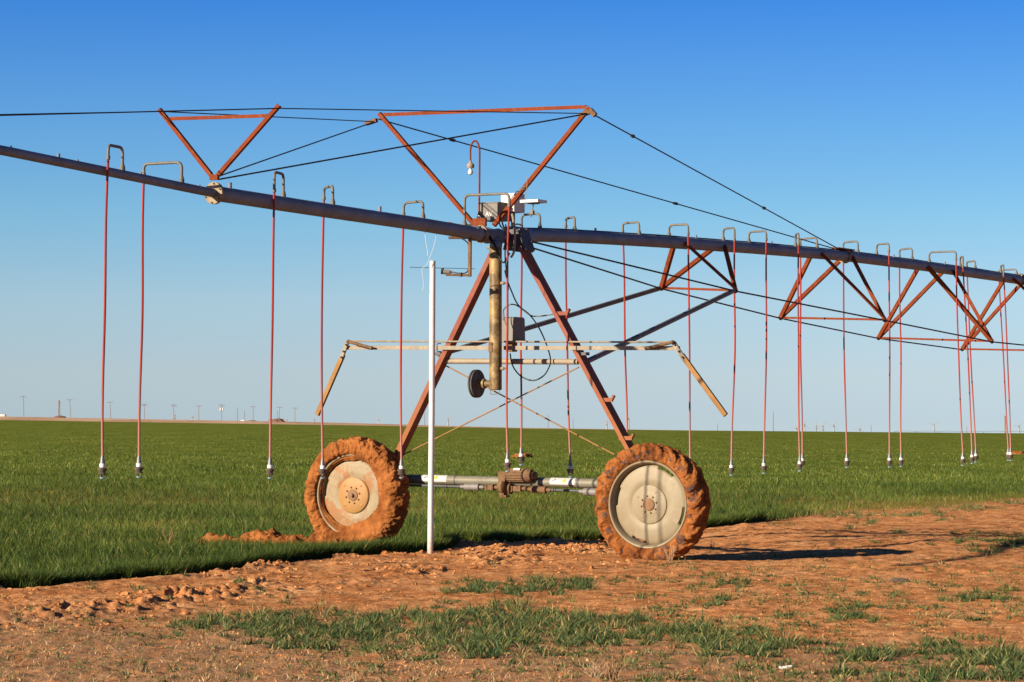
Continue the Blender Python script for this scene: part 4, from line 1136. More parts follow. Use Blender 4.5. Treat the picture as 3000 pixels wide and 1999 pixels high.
# hanging pipe below the joint, with its valve
mo_ = -0.32
top = tp(1453, 722, mo_); bot = tp(1452, 1143, mo_)
mb = MB()
mb.lathe(bot, UP, [(0.074, 0), (0.082, 0.008), (0.082, top.z - bot.z - 0.02), (0.078, top.z - bot.z)], 28)
for px, py in ((1476, 830), (1476, 1080), (1431, 726)):
    q = tp(px, py, mo_); s = 1 if px > 1450 else -1
    mb.tube([q - B3 * s * 0.05, q + B3 * s * 0.005], 0.022, 8, 1); mb.tube([q, q + B3 * s * 0.022], 0.014, 6, 1)
mast = mb.build('hanging_pipe', [M['yellow'], M['flange']], PIV)
mb = MB(); mb.tube([pipe_px(1452) - UP * 0.05, Vector((top.x, top.y, top.z + 0.03))], 0.076, 22); mb.ball((top.x, top.y, top.z + 0.01), 0.083, 20, 10); mb.build('elbow', M['pipe'], PIV)
mb = MB(); mb.box(tp(1447, 1018, mo_) - N3 * 0.083, B3 * 0.03, N3 * 0.005, UP * 0.065); mb.tube([tp(1450, 1008, mo_) - N3 * 0.085, tp(1450, 1008, mo_) - N3 * 0.098], 0.014, 8); mb.build('patch_plate', M['rust'], mast)
vc = tp(1397, 1124.5, mo_); vA = tp(1436, 1124.5, mo_)
mb = MB(); mb.lathe(vA, -B3, [(0.055, -0.04), (0.055, 0.0), (0.05, 0.01)], 18); mb.tube([vA, vc], 0.044, 16); mb.lathe(vA - B3 * 0.075, -B3, [(0.04, 0), (0.066, 0.002), (0.066, 0.028), (0.04, 0.03)], 20); mb.build('valve_neck', M['yellow'], mast)
mb = MB(); mb.lathe(vc + B3 * 0.04, -B3, [(0.06, 0), (0.16, 0.004), (0.185, 0.018), (0.187, 0.034), (0.174, 0.040), (0.172, 0.048), (0.187, 0.054), (0.185, 0.072), (0.16, 0.084), (0.06, 0.088), (0.0001, 0.088)], 48); mb.build('valve_disc', mat('worn_grey_rubber', (0.05, 0.05, 0.052), 0.75, 0, (0.16, 0.15, 0.14), 9, 0.7), mast)
mb = MB(); mb.lathe(vc - B3 * 0.045, -B3, [(0.062, 0), (0.058, 0.05), (0.0001, 0.052)], 18); mb.lathe(vc - B3 * 0.097, -B3, [(0.024, 0), (0.024, 0.022), (0.0001, 0.024)], 6); mb.build('valve_cap', M['beige'], mast)
mb = MB(); q = bot - N3 * 0.02; mb.tube(arc([q - B3 * 0.065 + UP * 0.03, q - B3 * 0.065 - UP * 0.055, q + B3 * 0.07 - UP * 0.055, q + B3 * 0.07 + UP * 0.02], 0.012), 0.005, 6); mb.build('wire_stirrup', M['galv'], mast)

# wiring draped on the tower
def wpts(lst, off): return [tp(1350 + a / 4.354, 820 + b / 4.354, off) for a, b in lst]
def curve_pts(pts, n=6):
    P = [Vector(p) for p in pts]; out = []
    for i in range(len(P) - 1):
        p0 = P[max(i - 1, 0)]; p1 = P[i]; p2 = P[i + 1]; p3 = P[min(i + 2, len(P) - 1)]
        for k in range(n):
            t = k / n
            out.append(0.5 * ((2 * p1) + (p2 - p0) * t + (2 * p0 - 5 * p1 + 4 * p2 - p3) * t * t + (3 * p1 - p0 - 3 * p2 + p3) * t ** 3))
    out.append(P[-1]); return out
def wire(pts, r, m='black', name='power_cable'):
    mb = MB(); mb.tube(curve_pts(pts), r, 7); mb.build(name, M[m], PIV)
wire(wpts([(560, -120), (590, 0), (640, 130), (730, 320), (880, 450), (1000, 620), (1090, 820), (1140, 990), (1135, 1090), (1060, 1220), (930, 1285), (790, 1245), (700, 1160), (650, 1060), (630, 940)], -0.05), 0.0095, 'black')
wire(wpts([(545, 520), (545, 390), (620, 320), (720, 330), (880, 450), (1000, 465), (1180, 440)], 0.0), 0.009, 'galv')
wire(wpts([(540, 380), (560, 520), (600, 640), (590, 740)], -0.04), 0.0075, 'galv')
def wz(lst, off): return [tp(1250 + a / 5.2275, 550 + b / 5.2275, off) for a, b in lst]
wire(wz([(600, 565), (820, 600), (900, 690), (1020, 860), (1090, 1010), (1170, 1150), (1240, 1060), (1270, 1000)], -0.45), 0.011)
wire(wz([(850, 590), (960, 730), (1060, 900), (1110, 1050), (1150, 1130)], -0.46), 0.010)
wire(wz([(1210, 560), (1215, 800), (1200, 1000), (1215, 1250), (1240, 1440), (1250, 1570)], -0.38), 0.009)
wire(wz([(1100, 500), (1130, 590), (1190, 650), (1215, 760), (1240, 900), (1310, 960), (1330, 900)], -0.36), 0.010)
wire(wz([(1150, 505), (1180, 600), (1250, 640), (1300, 590), (1380, 560), (1450, 575)], -0.33), 0.011)
wire(wz([(1310, 400), (1330, 520), (1350, 700), (1345, 880), (1330, 1000), (1290, 1070)], -0.22), 0.016, 'beige', 'conduit')
wire(wz([(330, 530), (400, 545), (440, 600), (490, 625)], -0.6), 0.006, 'red', 'signal_wire')
wire(wz([(440, 560), (425, 640), (450, 720), (520, 770), (600, 820), (645, 900), (645, 1150), (630, 1270), (580, 1310), (500, 1315), (410, 1298)], -0.52), 0.009)
wire([pipe_px(p) + UP * (RP + 0.004) + B3 * (-0.01 + 0.02 * ((i * 37) % 5 - 2) / 2) for i, p in enumerate(range(1540, 3180, 60))], 0.012, 'black', 'pipeline_cable')
wire([at_depth(1500, 608, 36.3), at_depth(1488, 600, 36.3), at_depth(1496, 586, 36.3), at_depth(1512, 563, 36.3), at_depth(1520, 561, 36.3)], 0.005)
# string wound on the frame arm and hanging from the overhang
mb = MB()
for f in (0.30, 0.315, 0.33):
    p = cross(1447, 661, tV0).lerp(cross(1728, 314, tV0), f); mb.tube(curve_pts([p + B3 * -0.05 - UP * 0.02, p - N3 * 0.045, p + B3 * 0.06 + UP * 0.01, p + N3 * 0.04]), 0.004, 5)
p = cross(1447, 661, tV0).lerp(cross(1728, 314, tV0), 0.36); mb.tube(curve_pts([p + UP * 0.09 - N3 * 0.04, p - N3 * 0.045 + B3 * 0.01, p - UP * 0.1 - N3 * 0.04, p - UP * 0.32 + B3 * -0.05]), 0.003, 5)
mb.build('string', M['beige'], PIV)
mb = MB()
s0 = pipe_px(1244) - UP * RP; mb.tube(curve_pts([s0, at_depth(1247, 705, s0.y), at_depth(1252, 735, s0.y), at_depth(1253, 750, s0.y)]), 0.0035, 5)
s0 = pipe_px(1278) - UP * RP; mb.tube(curve_pts([s0, at_depth(1270, 725, s0.y), at_depth(1250, 775, s0.y), at_depth(1236, 790, s0.y), at_depth(1241, 830, s0.y), at_depth(1237, 850, s0.y)]), 0.0028, 5)
mb.build('string', M['white'], PIV)

# ------------------------------------------------------------------ boxes, panel, lamp, sensor held by the machine
def cabinet(name, label, cat, c, hw, hd, hh, m, lid=True):
    """Cabinet with overhanging lid and a door set proud of its front."""
    c = Vector(c); o = thing(name, label, cat, c - UP * hh)
    mb = MB(); mb.box(c, B3 * hw, N3 * hd, UP * hh); body = mb.build('body', m, o)
    mb = MB(); mb.box(c - N3 * (hd + 0.008), B3 * (hw - 0.004), N3 * 0.008, UP * (hh - 0.008)); door = mb.build('door', m, o)
    return o, door
# beige control box on the joint
cc = tp(1436, 622, 0.0) + N3 * 0.13
cb, cdoor = cabinet('control_box', 'grey beige control box with white lettering, between the red arms above the pipe joint', 'control box', cc + UP * 0.005, 0.148, 0.17, 0.115, M['greybox'])
mb = MB(); mb.box(cc + UP * 0.124, B3 * 0.156, N3 * 0.182, UP * 0.006); mb.build('lid', M['greybox'], cb)
def letters(text, size, origin, right, up, m, parent, name):
    cu = bpy.data.curves.new(name, 'FONT'); cu.body = text; cu.size = size; cu.extrude = 0.001
    tmp = bpy.data.objects.new(name, cu); COL.objects.link(tmp)
    dg = bpy.context.evaluated_depsgraph_get()
    me = bpy.data.meshes.new_from_object(tmp.evaluated_get(dg)); bpy.data.objects.remove(tmp)
    org = world_loc(parent)
    nrm = right.cross(up)
    for v in me.vertices:
        v.co = origin + right * v.co.x + up * v.co.y + nrm * v.co.z - org
    me.materials.clear(); me.materials.append(m)
    o = bpy.data.objects.new(name, me); COL.objects.link(o); o.parent = parent
    return o
letters('AV', 0.085, tp(1428.5, 634.5, 0) + N3 * (0.13 - 0.17 - 0.019) - N3 * 0, B3, UP, M['white'], cdoor, 'lettering')
o = thing('junction_box', 'small grey junction box below the control box lettering', 'junction box', tp(1435, 646, -0.16))
mb = MB(); mb.box(tp(1435, 641, -0.16), B3 * 0.042, N3 * 0.045, UP * 0.028); mb.build('body', M['greybox'], o)
mb = MB(); mb.box(tp(1435, 641, -0.16) - N3 * 0.049, B3 * 0.039, N3 * 0.004, UP * 0.025); mb.build('cover', M['greyplate'], o)
# white enclosure behind the red arm
wc = tp(1503, 596, 0.32)
wb, wdoor = cabinet('white_enclosure', 'white plastic enclosure with a hinged edge, behind the right red arm', 'electrical box', wc, 0.105, 0.13, 0.125, M['whitebox'])
for k in range(5):
    mb = MB(); mb.box(wc + B3 * 0.108 + N3 * 0.10 + UP * (0.10 - 0.05 * k), B3 * 0.006, N3 * 0.014, UP * 0.014); mb.build('hinge', M['white'], wb)
mb = MB(); mb.bar(wc - UP * 0.12, Vector((wc.x, wc.y, pipe_px(1505).z)), 0.04, 0.04, N3); mb.build('mount', M['cable'], wb)
# solar panel
sc_ = at_depth(1563, 591, 36.9)
o = thing('solar_panel', 'small white edged solar panel on a thin post clamped to a pipe hoop', 'solar panel', at_depth(1559, 626, 36.9))
mb = MB(); tx = (B3 * 0.2 + N3 * 0.05); ty = (N3 * 0.16 + UP * 0.012)
mb.box(sc_, B3 * 0.135, N3 * 0.125, UP * 0.018 * 1.0); mb.build('frame', M['white'], o)
mb = MB(); mb.box(sc_ + UP * 0.0195, B3 * 0.125, N3 * 0.115, UP * 0.0015); mb.build('cells', M['solar'], o)
mb = MB(); mb.tube([sc_ - UP * 0.018, at_depth(1559, 622, 36.9)], 0.0085, 8); mb.box(sc_ - UP * 0.026, B3 * 0.06, N3 * 0.06, UP * 0.006); mb.build('post', M['galv'], o)
mb = MB(); mb.box(at_depth(1559, 623, 36.9), B3 * 0.024, N3 * 0.024, UP * 0.026); mb.tube([at_depth(1556, 628, 36.9), at_depth(1556, 637, 36.9)], 0.008, 8); mb.build('clamp', M['galv'], o)
# tower box with rounded top
bc = tp(1504, 964, 0.22)
o = thing('tower_box', 'tall grey round cornered tower box behind the yellow hanging pipe', 'electrical box', bc - UP * 0.16)
mb = MB()
prof = arc([Vector((-0.17, 0, -0.155)), Vector((-0.155, 0, 0.155)), Vector((0.155, 0, 0.155)), Vector((0.17, 0, -0.155))], 0.05, 6)
vs = []; n = len(prof)
for s in (-1, 1):
    for p in prof: vs.append(bc + N3 * p.x + UP * p.z + B3 * (s * 0.085))
fs = [tuple(range(n)), tuple(n + k for k in reversed(range(n)))] + [(k, n + k, n + (k + 1) % n, (k + 1) % n) for k in range(n)]
mb.add(vs, fs); mb.build('body', M['greybox'], o)
mb = MB(); mb.box(bc - UP * 0.158, B3 * 0.095, N3 * 0.185, UP * 0.008); mb.build('base_lip', M['greybox'], o)
mb = MB(); mb.box(bc - UP * 0.235 + B3 * -0.03, B3 * 0.05, N3 * 0.07, UP * 0.068); mb.build('switch_housing', M['rust'], o)
# yard lamp on its bent red pole
ly = tp(1404, 640, -0.1).y
o = thing('security_lamp', 'bare white bulb lamp on a hooked red pole above the pipe joint', 'lamp', at_depth(1404, 642, ly))
pts = [at_depth(1403, 645, ly), at_depth(1404.5, 560, ly), at_depth(1405, 455, ly)]
cx_, r_ = 1391.5, 13.6
for k in range(13):
    a = math.pi * k / 12
    pts.append(at_depth(cx_ + r_ * math.cos(a), 446 - 33 * math.sin(a), ly))
pts.append(at_depth(1378.3, 474, ly))
mb = MB(); mb.tube(pts, 0.0125, 12); mb.tube([at_depth(1403, 645, ly), at_depth(1403.2, 626, ly)], 0.018, 10); mb.build('pole', M['red'], o)
hp = at_depth(1378.5, 474, ly)
mb = MB(); mb.lathe(hp - UP * 0.0, -UP, [(0.016, -0.012), (0.018, 0.01), (0.030, 0.016), (0.046, 0.036), (0.052, 0.05), (0.053, 0.062), (0.047, 0.068), (0.047, 0.084), (0.03, 0.086)], 22); mb.build('lamp_holder', M['beige'], o)
mb = MB(); mb.lathe(hp, -UP, [(0.020, 0.084), (0.022, 0.105), (0.033, 0.130), (0.035, 0.145), (0.028, 0.165), (0.012, 0.176), (0.0001, 0.178)], 20); mb.build('bulb', M['white'], o)
mb = MB(); mb.lathe(at_depth(1402, 640, ly - 0.1), UP, [(0.022, -0.02), (0.024, 0.0), (0.024, 0.03), (0.016, 0.04)], 12); mb.build('gland', M['white'], o)
# sensor arm below the overhang
sy = pipe_px(1372).y
S = lambda px, py: at_depth(px, py, sy)
o = thing('sensor_arm', 'grey camera shaped sensor on an L bracket hanging left of the tower', 'sensor', S(1376, 810))
mb = MB(); mb.bar(S(1314, 697), S(1382, 697), 0.028, 0.1, N3); mb.bar(S(1377, 695), S(1376, 811), 0.04, 0.03, N3); mb.bar(S(1377, 807), S(1306, 806), 0.028, 0.03, N3); mb.build('bracket', M['rust'], o)
mb = MB(); mb.tube([S(1298, 797), S(1318, 797.5)], 0.030, 14); mb.tube([S(1318, 797.5), S(1327, 798)], 0.018, 12); mb.build('sensor_body', M['greybox'], o)
mb = MB(); mb.tube([S(1292, 796.5), S(1298, 797)], 0.031, 14); mb.bar(S(1296, 785), S(1297, 795), 0.025, 0.03, N3); mb.build('lens_cap', M['black'], o)
mb = MB(); mb.bar(S(1350, 799), S(1350, 811), 0.03, 0.045, N3); mb.build('tie_clip', M['black'], o)
mb = MB(); mb.tube([S(1200, 783.5), S(1392, 788)], 0.004, 6); mb.build('feeler_rod', M['cable'], o)

# ------------------------------------------------------------------ white marker pole
g = ground_at(1260, 1632)
topm = at_depth(1267.5, 765, g.y)
o = thing('marker_pole', 'tall plain white plastic pole standing in the red soil', 'pole', g)
mb = MB(); gb = Vector((g.x, g.y, g.z - 0.1)); mb.tube([gb, gb.lerp(topm, 0.5) + Vector((0.006, 0, 0)), topm], 0.0375, 20, caps=False); mb.build('pipe', M['pvc'], o, ang=60)
mb = MB(); mb.lathe(topm - UP * 0.012, UP, [(0.0376, 0.0), (0.0382, 0.004), (0.0382, 0.013), (0.033, 0.0135)], 20); mb.build('rim', M['pvc'], o)

# ------------------------------------------------------------------ sprinkler drops
def nozzle_meshes():
    z = Vector((0, 0, 0)); out = []
    mb = MB(); mb.lathe(z, UP, [(0.029, 0.160), (0.028, 0.165), (0.024, 0.20), (0.017, 0.235), (0.016, 0.246)], 16); out.append(('weight', mb.mesh('weight', M['weight'])))
    mb = MB(); mb.lathe(z, UP, [(0.020, 0.112), (0.020, 0.119), (0.031, 0.121), (0.032, 0.156), (0.030, 0.160), (0.010, 0.1605)], 18); out.append(('collar', mb.mesh('collar', M['white'])))
    mb = MB(); mb.lathe(z, UP, [(0.022, 0.050), (0.045, 0.051), (0.046, 0.062), (0.034, 0.066), (0.040, 0.082), (0.052, 0.104), (0.053, 0.110), (0.044, 0.116), (0.015, 0.117)], 20)
    for k in range(3):
        a = k * 2.094; p = Vector((math.cos(a), math.sin(a), 0)) * 0.024
        mb.bar(p + UP * 0.012, p + UP * 0.054, 0.009, 0.009, Vector((math.cos(a), math.sin(a), 0)))
    out.append(('sprinkler_body', mb.mesh('sprinkler_body', M['bell'])))
    mb = MB(); mb.lathe(z, UP, [(0.010, -0.002), (0.024, 0.0), (0.029, 0.006), (0.029, 0.013), (0.02, 0.016)], 18); out.append(('deflector', mb.mesh('deflector', M['deflector'])))
    return out
NOZ = nozzle_meshes()
def drop(bx, tx, ty, topy, side, nx, ny, desc, L=None):
    t = pipe_t(bx); q = pipe_at(t)
    dx = (tx - bx) / F * q.y
    L = max(0.36, abs(dx) * 1.155) if L is None else L
    for _ in range(3):
        dy = math.sqrt(max(L * L - dx * dx, 0.0)) * (-1 if side == 'F' else 1)
        dx = tx_x = (tx - 1500) / F * (q.y + dy) - q.x
    bp = q + UP * (RP - 0.02 if t > tF else 0.035)
    zt = at_depth(bx, topy, q.y).z - 0.016
    tipx, tipy = q.x + dx, q.y + dy
    ztip = at_depth(tx, ty, tipy).z
    nb = at_depth(nx, ny, tipy)
    o = thing('sprinkler_drop', desc, 'sprinkler', nb, 'sprinkler drops hanging from the pipe')
    tip = Vector((tipx, tipy, ztip))
    mb = MB(); mb.tube(arc([bp, Vector((bp.x, bp.y, zt)), Vector((tipx, tipy, zt - 0.004)), tip], 0.075, 6), 0.0165, 12)
    mb.lathe(Vector((bp.x, bp.y, bp.z)), UP, [(0.03, 0.0), (0.03, 0.05), (0.024, 0.056), (0.024, 0.075), (0.017, 0.08)], 12)
    mb.lathe(tip, UP, [(0.018, -0.02), (0.022, -0.015), (0.022, 0.02), (0.018, 0.025)], 12)
    mb.build('gooseneck', M['galv'], o)
    end = nb + UP * 0.24
    bow = Vector((random.uniform(-1, 1), random.uniform(-1, 1), 0)) * 0.022
    pts = []
    for k in range(15):
        f = k / 14
        pts.append(tip.lerp(end, f) + bow * math.sin(math.pi * f) + bow.yxz * 0.35 * math.sin(3 * math.pi * f))
    mb = MB(); mb.tube(pts, 0.0135, 10); mb.build('hose', M['hose'], o)
    for nm, me in NOZ:
        p = bpy.data.objects.new(nm, me); COL.objects.link(p); p.parent = o
    return o
DROPS = [
 (356, 314, 463, 429, 'F', 300, 1403, 'red sprinkler hose on the small hoop farthest left, before the thin end pipe'),
 (530, 419, 512, 471, 'B', 407, 1400, 'red sprinkler hose under the wide hoop left of the pale flange, behind the pipe'),
 (829, 802, 559, 507, 'F', 791, 1403, 'red sprinkler hose crossing before the thick pipe, first to the right of the pale flange'),
 (974, 948, 582, 540, 'B', 945, 1403, 'red sprinkler hose whose nozzle hangs before the mud covered wheel\'s left side'),
 (1239, 1182, 628, 586, 'B', 1176, 1402, 'red sprinkler hose whose nozzle hangs at the right edge of the mud covered wheel'),
 (1361, 1492, 603, 569, 'F', 1487, 1383, 'red sprinkler hose beside the yellow hanging pipe, its nozzle just above the gear motor'),
 (1582, 1528, 664, 622, 'B', 1527, 1364, 'red sprinkler hose from the hoop that carries the solar panel'),
 (1684, 1658, 664, 632, 'B', 1671, 1399, 'red sprinkler hose between tower legs whose nozzle meets the beam sticker nearer the clean wheel'),
 (1873, 1825, 679, 647, 'B', 1838, 1396, 'red sprinkler hose running down behind the right tower leg to the clean wheel\'s top'),
 (1961, 2017, 686, 657, 'F', 2022, 1394, 'red sprinkler hose crossing the first truss, its end hidden behind the clean wheel\'s right side'),
 (2120, 2153, 704, 668, 'F', 2143, 1394, 'red sprinkler hose hanging past the right corner of the first truss'),
 (2195, 2246, 702, 677, 'F', 2238, 1388, 'red sprinkler hose alone in the gap between first and second truss'),
 (2332, 2341, 717, 685, 'F', 2343, 1382, 'front one of two nearly overlapping red sprinkler hoses left of the second truss'),
 (2395, 2346, 719, 694, 'B', 2351, 1372, 'rear one of two nearly overlapping red sprinkler hoses left of the second truss'),
 (2515, 2472, 732, 704, 'B', 2481, 1371, 'red sprinkler hose hanging through the middle of the second truss, behind the pipe'),
 (2570, 2606, 737, 714, 'F', 2606, 1370, 'red sprinkler hose before the right corner of the second truss'),
 (2674, 2637, 751, 725, 'B', 2640, 1368, 'red sprinkler hose just right of the second truss corner, starting behind the pipe'),
 (2724, 2803, 760, 737, 'F', 2821, 1365, 'red sprinkler hose on the widest hoop of the far span, crossing the third truss'),
 (2815, 2823, 782, 752, 'F', 2848, 1359, 'red sprinkler hose on a very narrow tall hoop near the third truss right corner'),
 (2859, 2834, 781, 762, 'B', 2859, 1355, 'red sprinkler hose close behind the narrow hoop, at the third truss right corner'),
 (2980, 2928, 804, 787, 'B', 2954, 1350, 'second red sprinkler hose from the right edge of the picture, behind the pipe'),
 (2934, 2942, 806, 777, 'F', 2961, 1351, 'last red sprinkler hose at the right edge, before the pipe'),
]
for d in DROPS:
    drop(*d)

# ------------------------------------------------------------------ small things on the ground
def rock(name, label, cat, px, py, size, m, seed, sc=(1, 1, 1), yaw=0.0, group=None):
    g = ground_at(px, py); z = float(ground_full(g.x, g.y))
    mb = MB(); mb.ball((0, 0, 0), 1.0, 28, 18)
    v = np.array(mb.v); n = fbm3(v[:, 0] * 1.7 + seed, v[:, 1] * 1.7, v[:, 2] * 1.7, 4, seed) - 0.5
    v = v * (1 + 0.9 * n)[:, None] * np.array(sc) * size
    c, s = math.cos(yaw), math.sin(yaw)
    mb.v = [(g.x + a * c - b * s, g.y + a * s + b * c, z + cc + size * sc[2] * 0.55) for a, b, cc in v]
    o = mb.build(name, m, ang=180)
    return tag(o, label, cat, group)
rock('flat_stone', 'long dark grey flat stone lying on the red soil near the right edge', 'stone', 2636, 1703, 0.105, mat('dark_weathered_stone', (0.075, 0.062, 0.055), 0.9, 0, (0.16, 0.13, 0.10), 22, 0.8, 0.6, 70), 3, (0.95, 0.42, 0.24), -0.1)
rock('small_stone', 'tiny brown stone right of the long flat stone', 'stone', 2715, 1709, 0.022, M['rust'], 8, (1, 1, 0.7))
g = ground_at(2305, 1957); z = float(ground_full(g.x, g.y))
mb = MB()
K = [at_depth(2284, 1953, g.y), at_depth(2289, 1958, g.y), at_depth(2300, 1957, g.y), at_depth(2312, 1954, g.y), at_depth(2320, 1953, g.y)]
dz = z + 0.012 - min(p.z for p in K)
mb.tube(curve_pts([p + UP * dz for p in K]), [0.006 + 0.0065 * (1 - abs(i / 24 - 0.42)) for i in range(25)], 10)
tag(mb.build('bleached_bone', M['whitebox']), 'small bleached white stick or bone lying on the soil at the front', 'bone')

def weed(name, label, px, py, h, n, spread, m, cat='plant', tuft=False, group=None):
    g = ground_at(px, py); z = float(ground_full(g.x, g.y))
    o = thing(name, label, cat, Vector((g.x, g.y, z)), group)
    mb = MB(); rr = random.Random(px)
    for k in range(n):
        a = rr.uniform(0, 6.28); ln = h * rr.uniform(0.45, 1.0); sp = spread * rr.uniform(0.2, 1.0)
        p = Vector((g.x + rr.uniform(-0.03, 0.03), g.y + rr.uniform(-0.03, 0.03), z - 0.01)); pts = [p]
        dirv = Vector((math.cos(a) * sp, math.sin(a) * sp, 1)).normalized()
        for s in range(4):
            dirv = (dirv + Vector((rr.uniform(-0.25, 0.25), rr.uniform(-0.25, 0.25), rr.uniform(-0.25, 0.1)))).normalized()
            pts.append(pts[-1] + dirv * ln / 4)
            if s > 0 and rr.random() < 0.8:
                q = pts[-1]; d2 = (dirv + Vector((rr.uniform(-1, 1), rr.uniform(-1, 1), rr.uniform(-0.2, 0.6)))).normalized()
                mb.tube([q, q + d2 * ln * 0.2, q + d2 * ln * 0.3 + Vector((0, 0, rr.uniform(-0.02, 0.03)))], [0.0028, 0.002, 0.001], 5)
        mb.tube(pts, [0.005, 0.004, 0.0035, 0.0025, 0.0012], 5)
    mb.build('stalks', m, o)
    return o
M['drystalk'] = mat('dry_plant_stalk', (0.50, 0.34, 0.19), 0.8, 0, (0.36, 0.20, 0.10), 20, 0.7)
M['redstalk'] = mat('reddish_dry_stalk', (0.36, 0.20, 0.09), 0.8, 0, (0.44, 0.28, 0.13), 20, 0.7)
weed('dry_weed', 'dry branching weed in front of the clean wheel\'s tyre', 1962, 1650, 0.26, 16, 0.7, M['drystalk'], 'weed')
weed('dry_weed', 'single dry orange weed standing in the wheat at left', 497, 1600, 0.30, 9, 0.25, M['redstalk'], 'weed')
weed('dry_weed', 'tall dry stalks rising at the bottom centre of the picture', 1800, 2000, 0.16, 16, 0.5, M['redstalk'], 'weed')
weed('dry_weed', 'pale dry weed at the bottom edge, left of the middle', 1025, 2006, 0.10, 10, 1.2, M['drystalk'], 'weed')
weed('dry_weed', 'low dry weed near the bottom, right of the bottom centre stalks', 1985, 1996, 0.10, 14, 1.0, M['redstalk'], 'weed')
weed('dry_weed', 'short dry stalks near the bottom, left of the bottom centre stalks', 1740, 1990, 0.12, 12, 0.8, M['drystalk'], 'weed')
weed('dry_weed', 'thin pale stalks in the shadow right of the clean wheel', 2085, 1606, 0.12, 6, 0.5, M['drystalk'], 'weed')

# ------------------------------------------------------------------ far away: poles, turbines, tanks, mounds
M['farpole'] = mat('weathered_timber_pole', (0.27, 0.19, 0.16), 0.9)
M['turbine'] = mat('hazed_turbine_paint', (0.36, 0.37, 0.39), 0.7)  # white paint greyed down: the fading of distant haze is put into the colour
M['brush'] = mat('dry_brush', (0.22, 0.11, 0.075), 1.0, 0, (0.13, 0.07, 0.05), 0.6, 0.8, 0.5, 2)
def far_base(px, D):
    x = (px - 1500) / F * D
    return Vector((x, D, float(ground(x, D))))
def utility_pole(pxb, pyt, pxt, D, arms, label, extra=None):
    b = far_base(pxb, D); t = at_depth(pxt, pyt, D)
    o = thing('utility_pole', label, 'utility pole', b, 'poles along the horizon')
    mb = MB(); mb.tube([b - UP * 1, b.lerp(t, 0.5), t], [0.125, 0.11, 0.09], 8); mb.build('post', M['farpole'], o)
    for k in range(arms):
        c = b.lerp(t, 0.96 - 0.07 * k); mb = MB(); mb.bar(c - Vector((1.15, 0.3, 0)), c + Vector((1.15, 0.3, 0)), 0.12, 0.14)
        for s in (-1, -0.4, 0.4, 1): mb.bar(c + Vector((1.05 * s, 0.28 * s, 0)), c + Vector((1.05 * s, 0.28 * s, 0.28)), 0.08, 0.08)
        mb.build('crossarm', M['farpole'], o)
    if extra == 'transformer':
        for s in (-1, 1):
            c = b.lerp(t, 0.70) + Vector((0.45 * s, -0.2, 0)); mb = MB(); mb.lathe(c - UP * 0.5, UP, [(0.2, 0), (0.3, 0.05), (0.3, 1.0), (0.2, 1.08)], 12); mb.build('transformer', M['white'], o)
    return o
z7 = lambda a, b: (a / 2.353, 1100 + b / 2.353)
UPOLES = [((166, 297), (161, 142), 1, 'tall utility pole, first from the left edge on the horizon'),
          ((491, 300), (479, 164), 1, 'leaning utility pole right of the twin legged pump frame'),
          ((765, 306), (757, 182), 1, 'leaning utility pole beside the first red hose on the horizon'),
          ((997, 311), (994, 195), 2, 'utility pole with two crossarms right of the second red hose'),
          ((1198, 316), (1197, 200), 2, 'utility pole with a wind turbine low at its right'),
          ((1371, 320), (1370, 208), 1, 'bare slender utility pole left of the transformer pole'),
          ((1529, 320), (1528, 199), 2, 'utility pole carrying two pale transformers'),
          ((1637, 314), (1636, 222), 0, 'short bare pole left of the small white tank'),
          ((1686, 312), (1685, 240), 0, 'short pole rising behind the small white tank'),
          ((1746, 320), (1745, 213), 1, 'utility pole right of the small white tank'),
          ((1914, 312), (1913, 240), 0, 'short pole above the brown brush mound'),
          ((1926, 322), (1927, 217), 1, 'utility pole at the right end of the brown brush mound'),
          ((2033, 324), (2033, 222), 1, 'utility pole, last of the left group before the drooping arm')]
for (b, t, arms, lab) in UPOLES:
    (bx, by), (tx_, ty_) = z7(*b), z7(*t)
    utility_pole(bx, ty_, tx_, 1150, arms, lab, 'transformer' if 'transformers' in lab else None)
for (bx, ty_, D, lab) in ((1244, 1210, 1150, 'lone pole on the horizon just left of the white marker pole'), (1606, 1214, 1150, 'lone pole on the horizon between the tower legs'), (1679, 1226, 1150, 'thin pole seen through the tower legs, next to a red hose'),
                          (2102, 1240, 1150, 'short pole between the right drooping arm and the next hose'), (2265, 1205, 900, 'tall thick pole standing alone on the right horizon'), (2552, 1246, 1150, 'short pole right of the second truss hoses on the horizon'), (2832, 1248, 1150, 'small pole between the far hoses near the right edge')):
    utility_pole(bx, ty_, bx, D, 0, lab)
def pump_frame(px0, px1, pyt, D, label):
    b0, b1 = far_base(px0, D), far_base(px1, D); t0, t1 = at_depth(px0 + 1, pyt, D), at_depth(px1 - 1, pyt, D)
    o = thing('pump_frame', label, 'pump frame', (b0 + b1) / 2)
    for b, t in ((b0, t0), (b1, t1)):
        mb = MB(); mb.tube([b - UP, t], 0.16, 8); mb.build('leg', M['farpole'], o)
    mb = MB(); w = (t1 - t0) * 0.9; mb.bar(t0 - w, t1 + w, 0.22, 0.22); mb.bar(t0 - w - UP * 1.2, t0 - UP * 0.1, 0.2, 0.2); mb.bar(t1 + w - UP * 1.2, t1 - UP * 0.1, 0.2, 0.2); mb.bar(t0.lerp(b0, 0.3), t1.lerp(b1, 0.3), 0.14, 0.14); mb.build('head_frame', M['farpole'], o)
pump_frame(171.5, 175.5, 1174, 1150, 'twin legged brown pump frame on the left horizon')
pump_frame(2943, 2946.5, 1219, 1150, 'thin twin legged frame on the horizon behind the last red hoses')
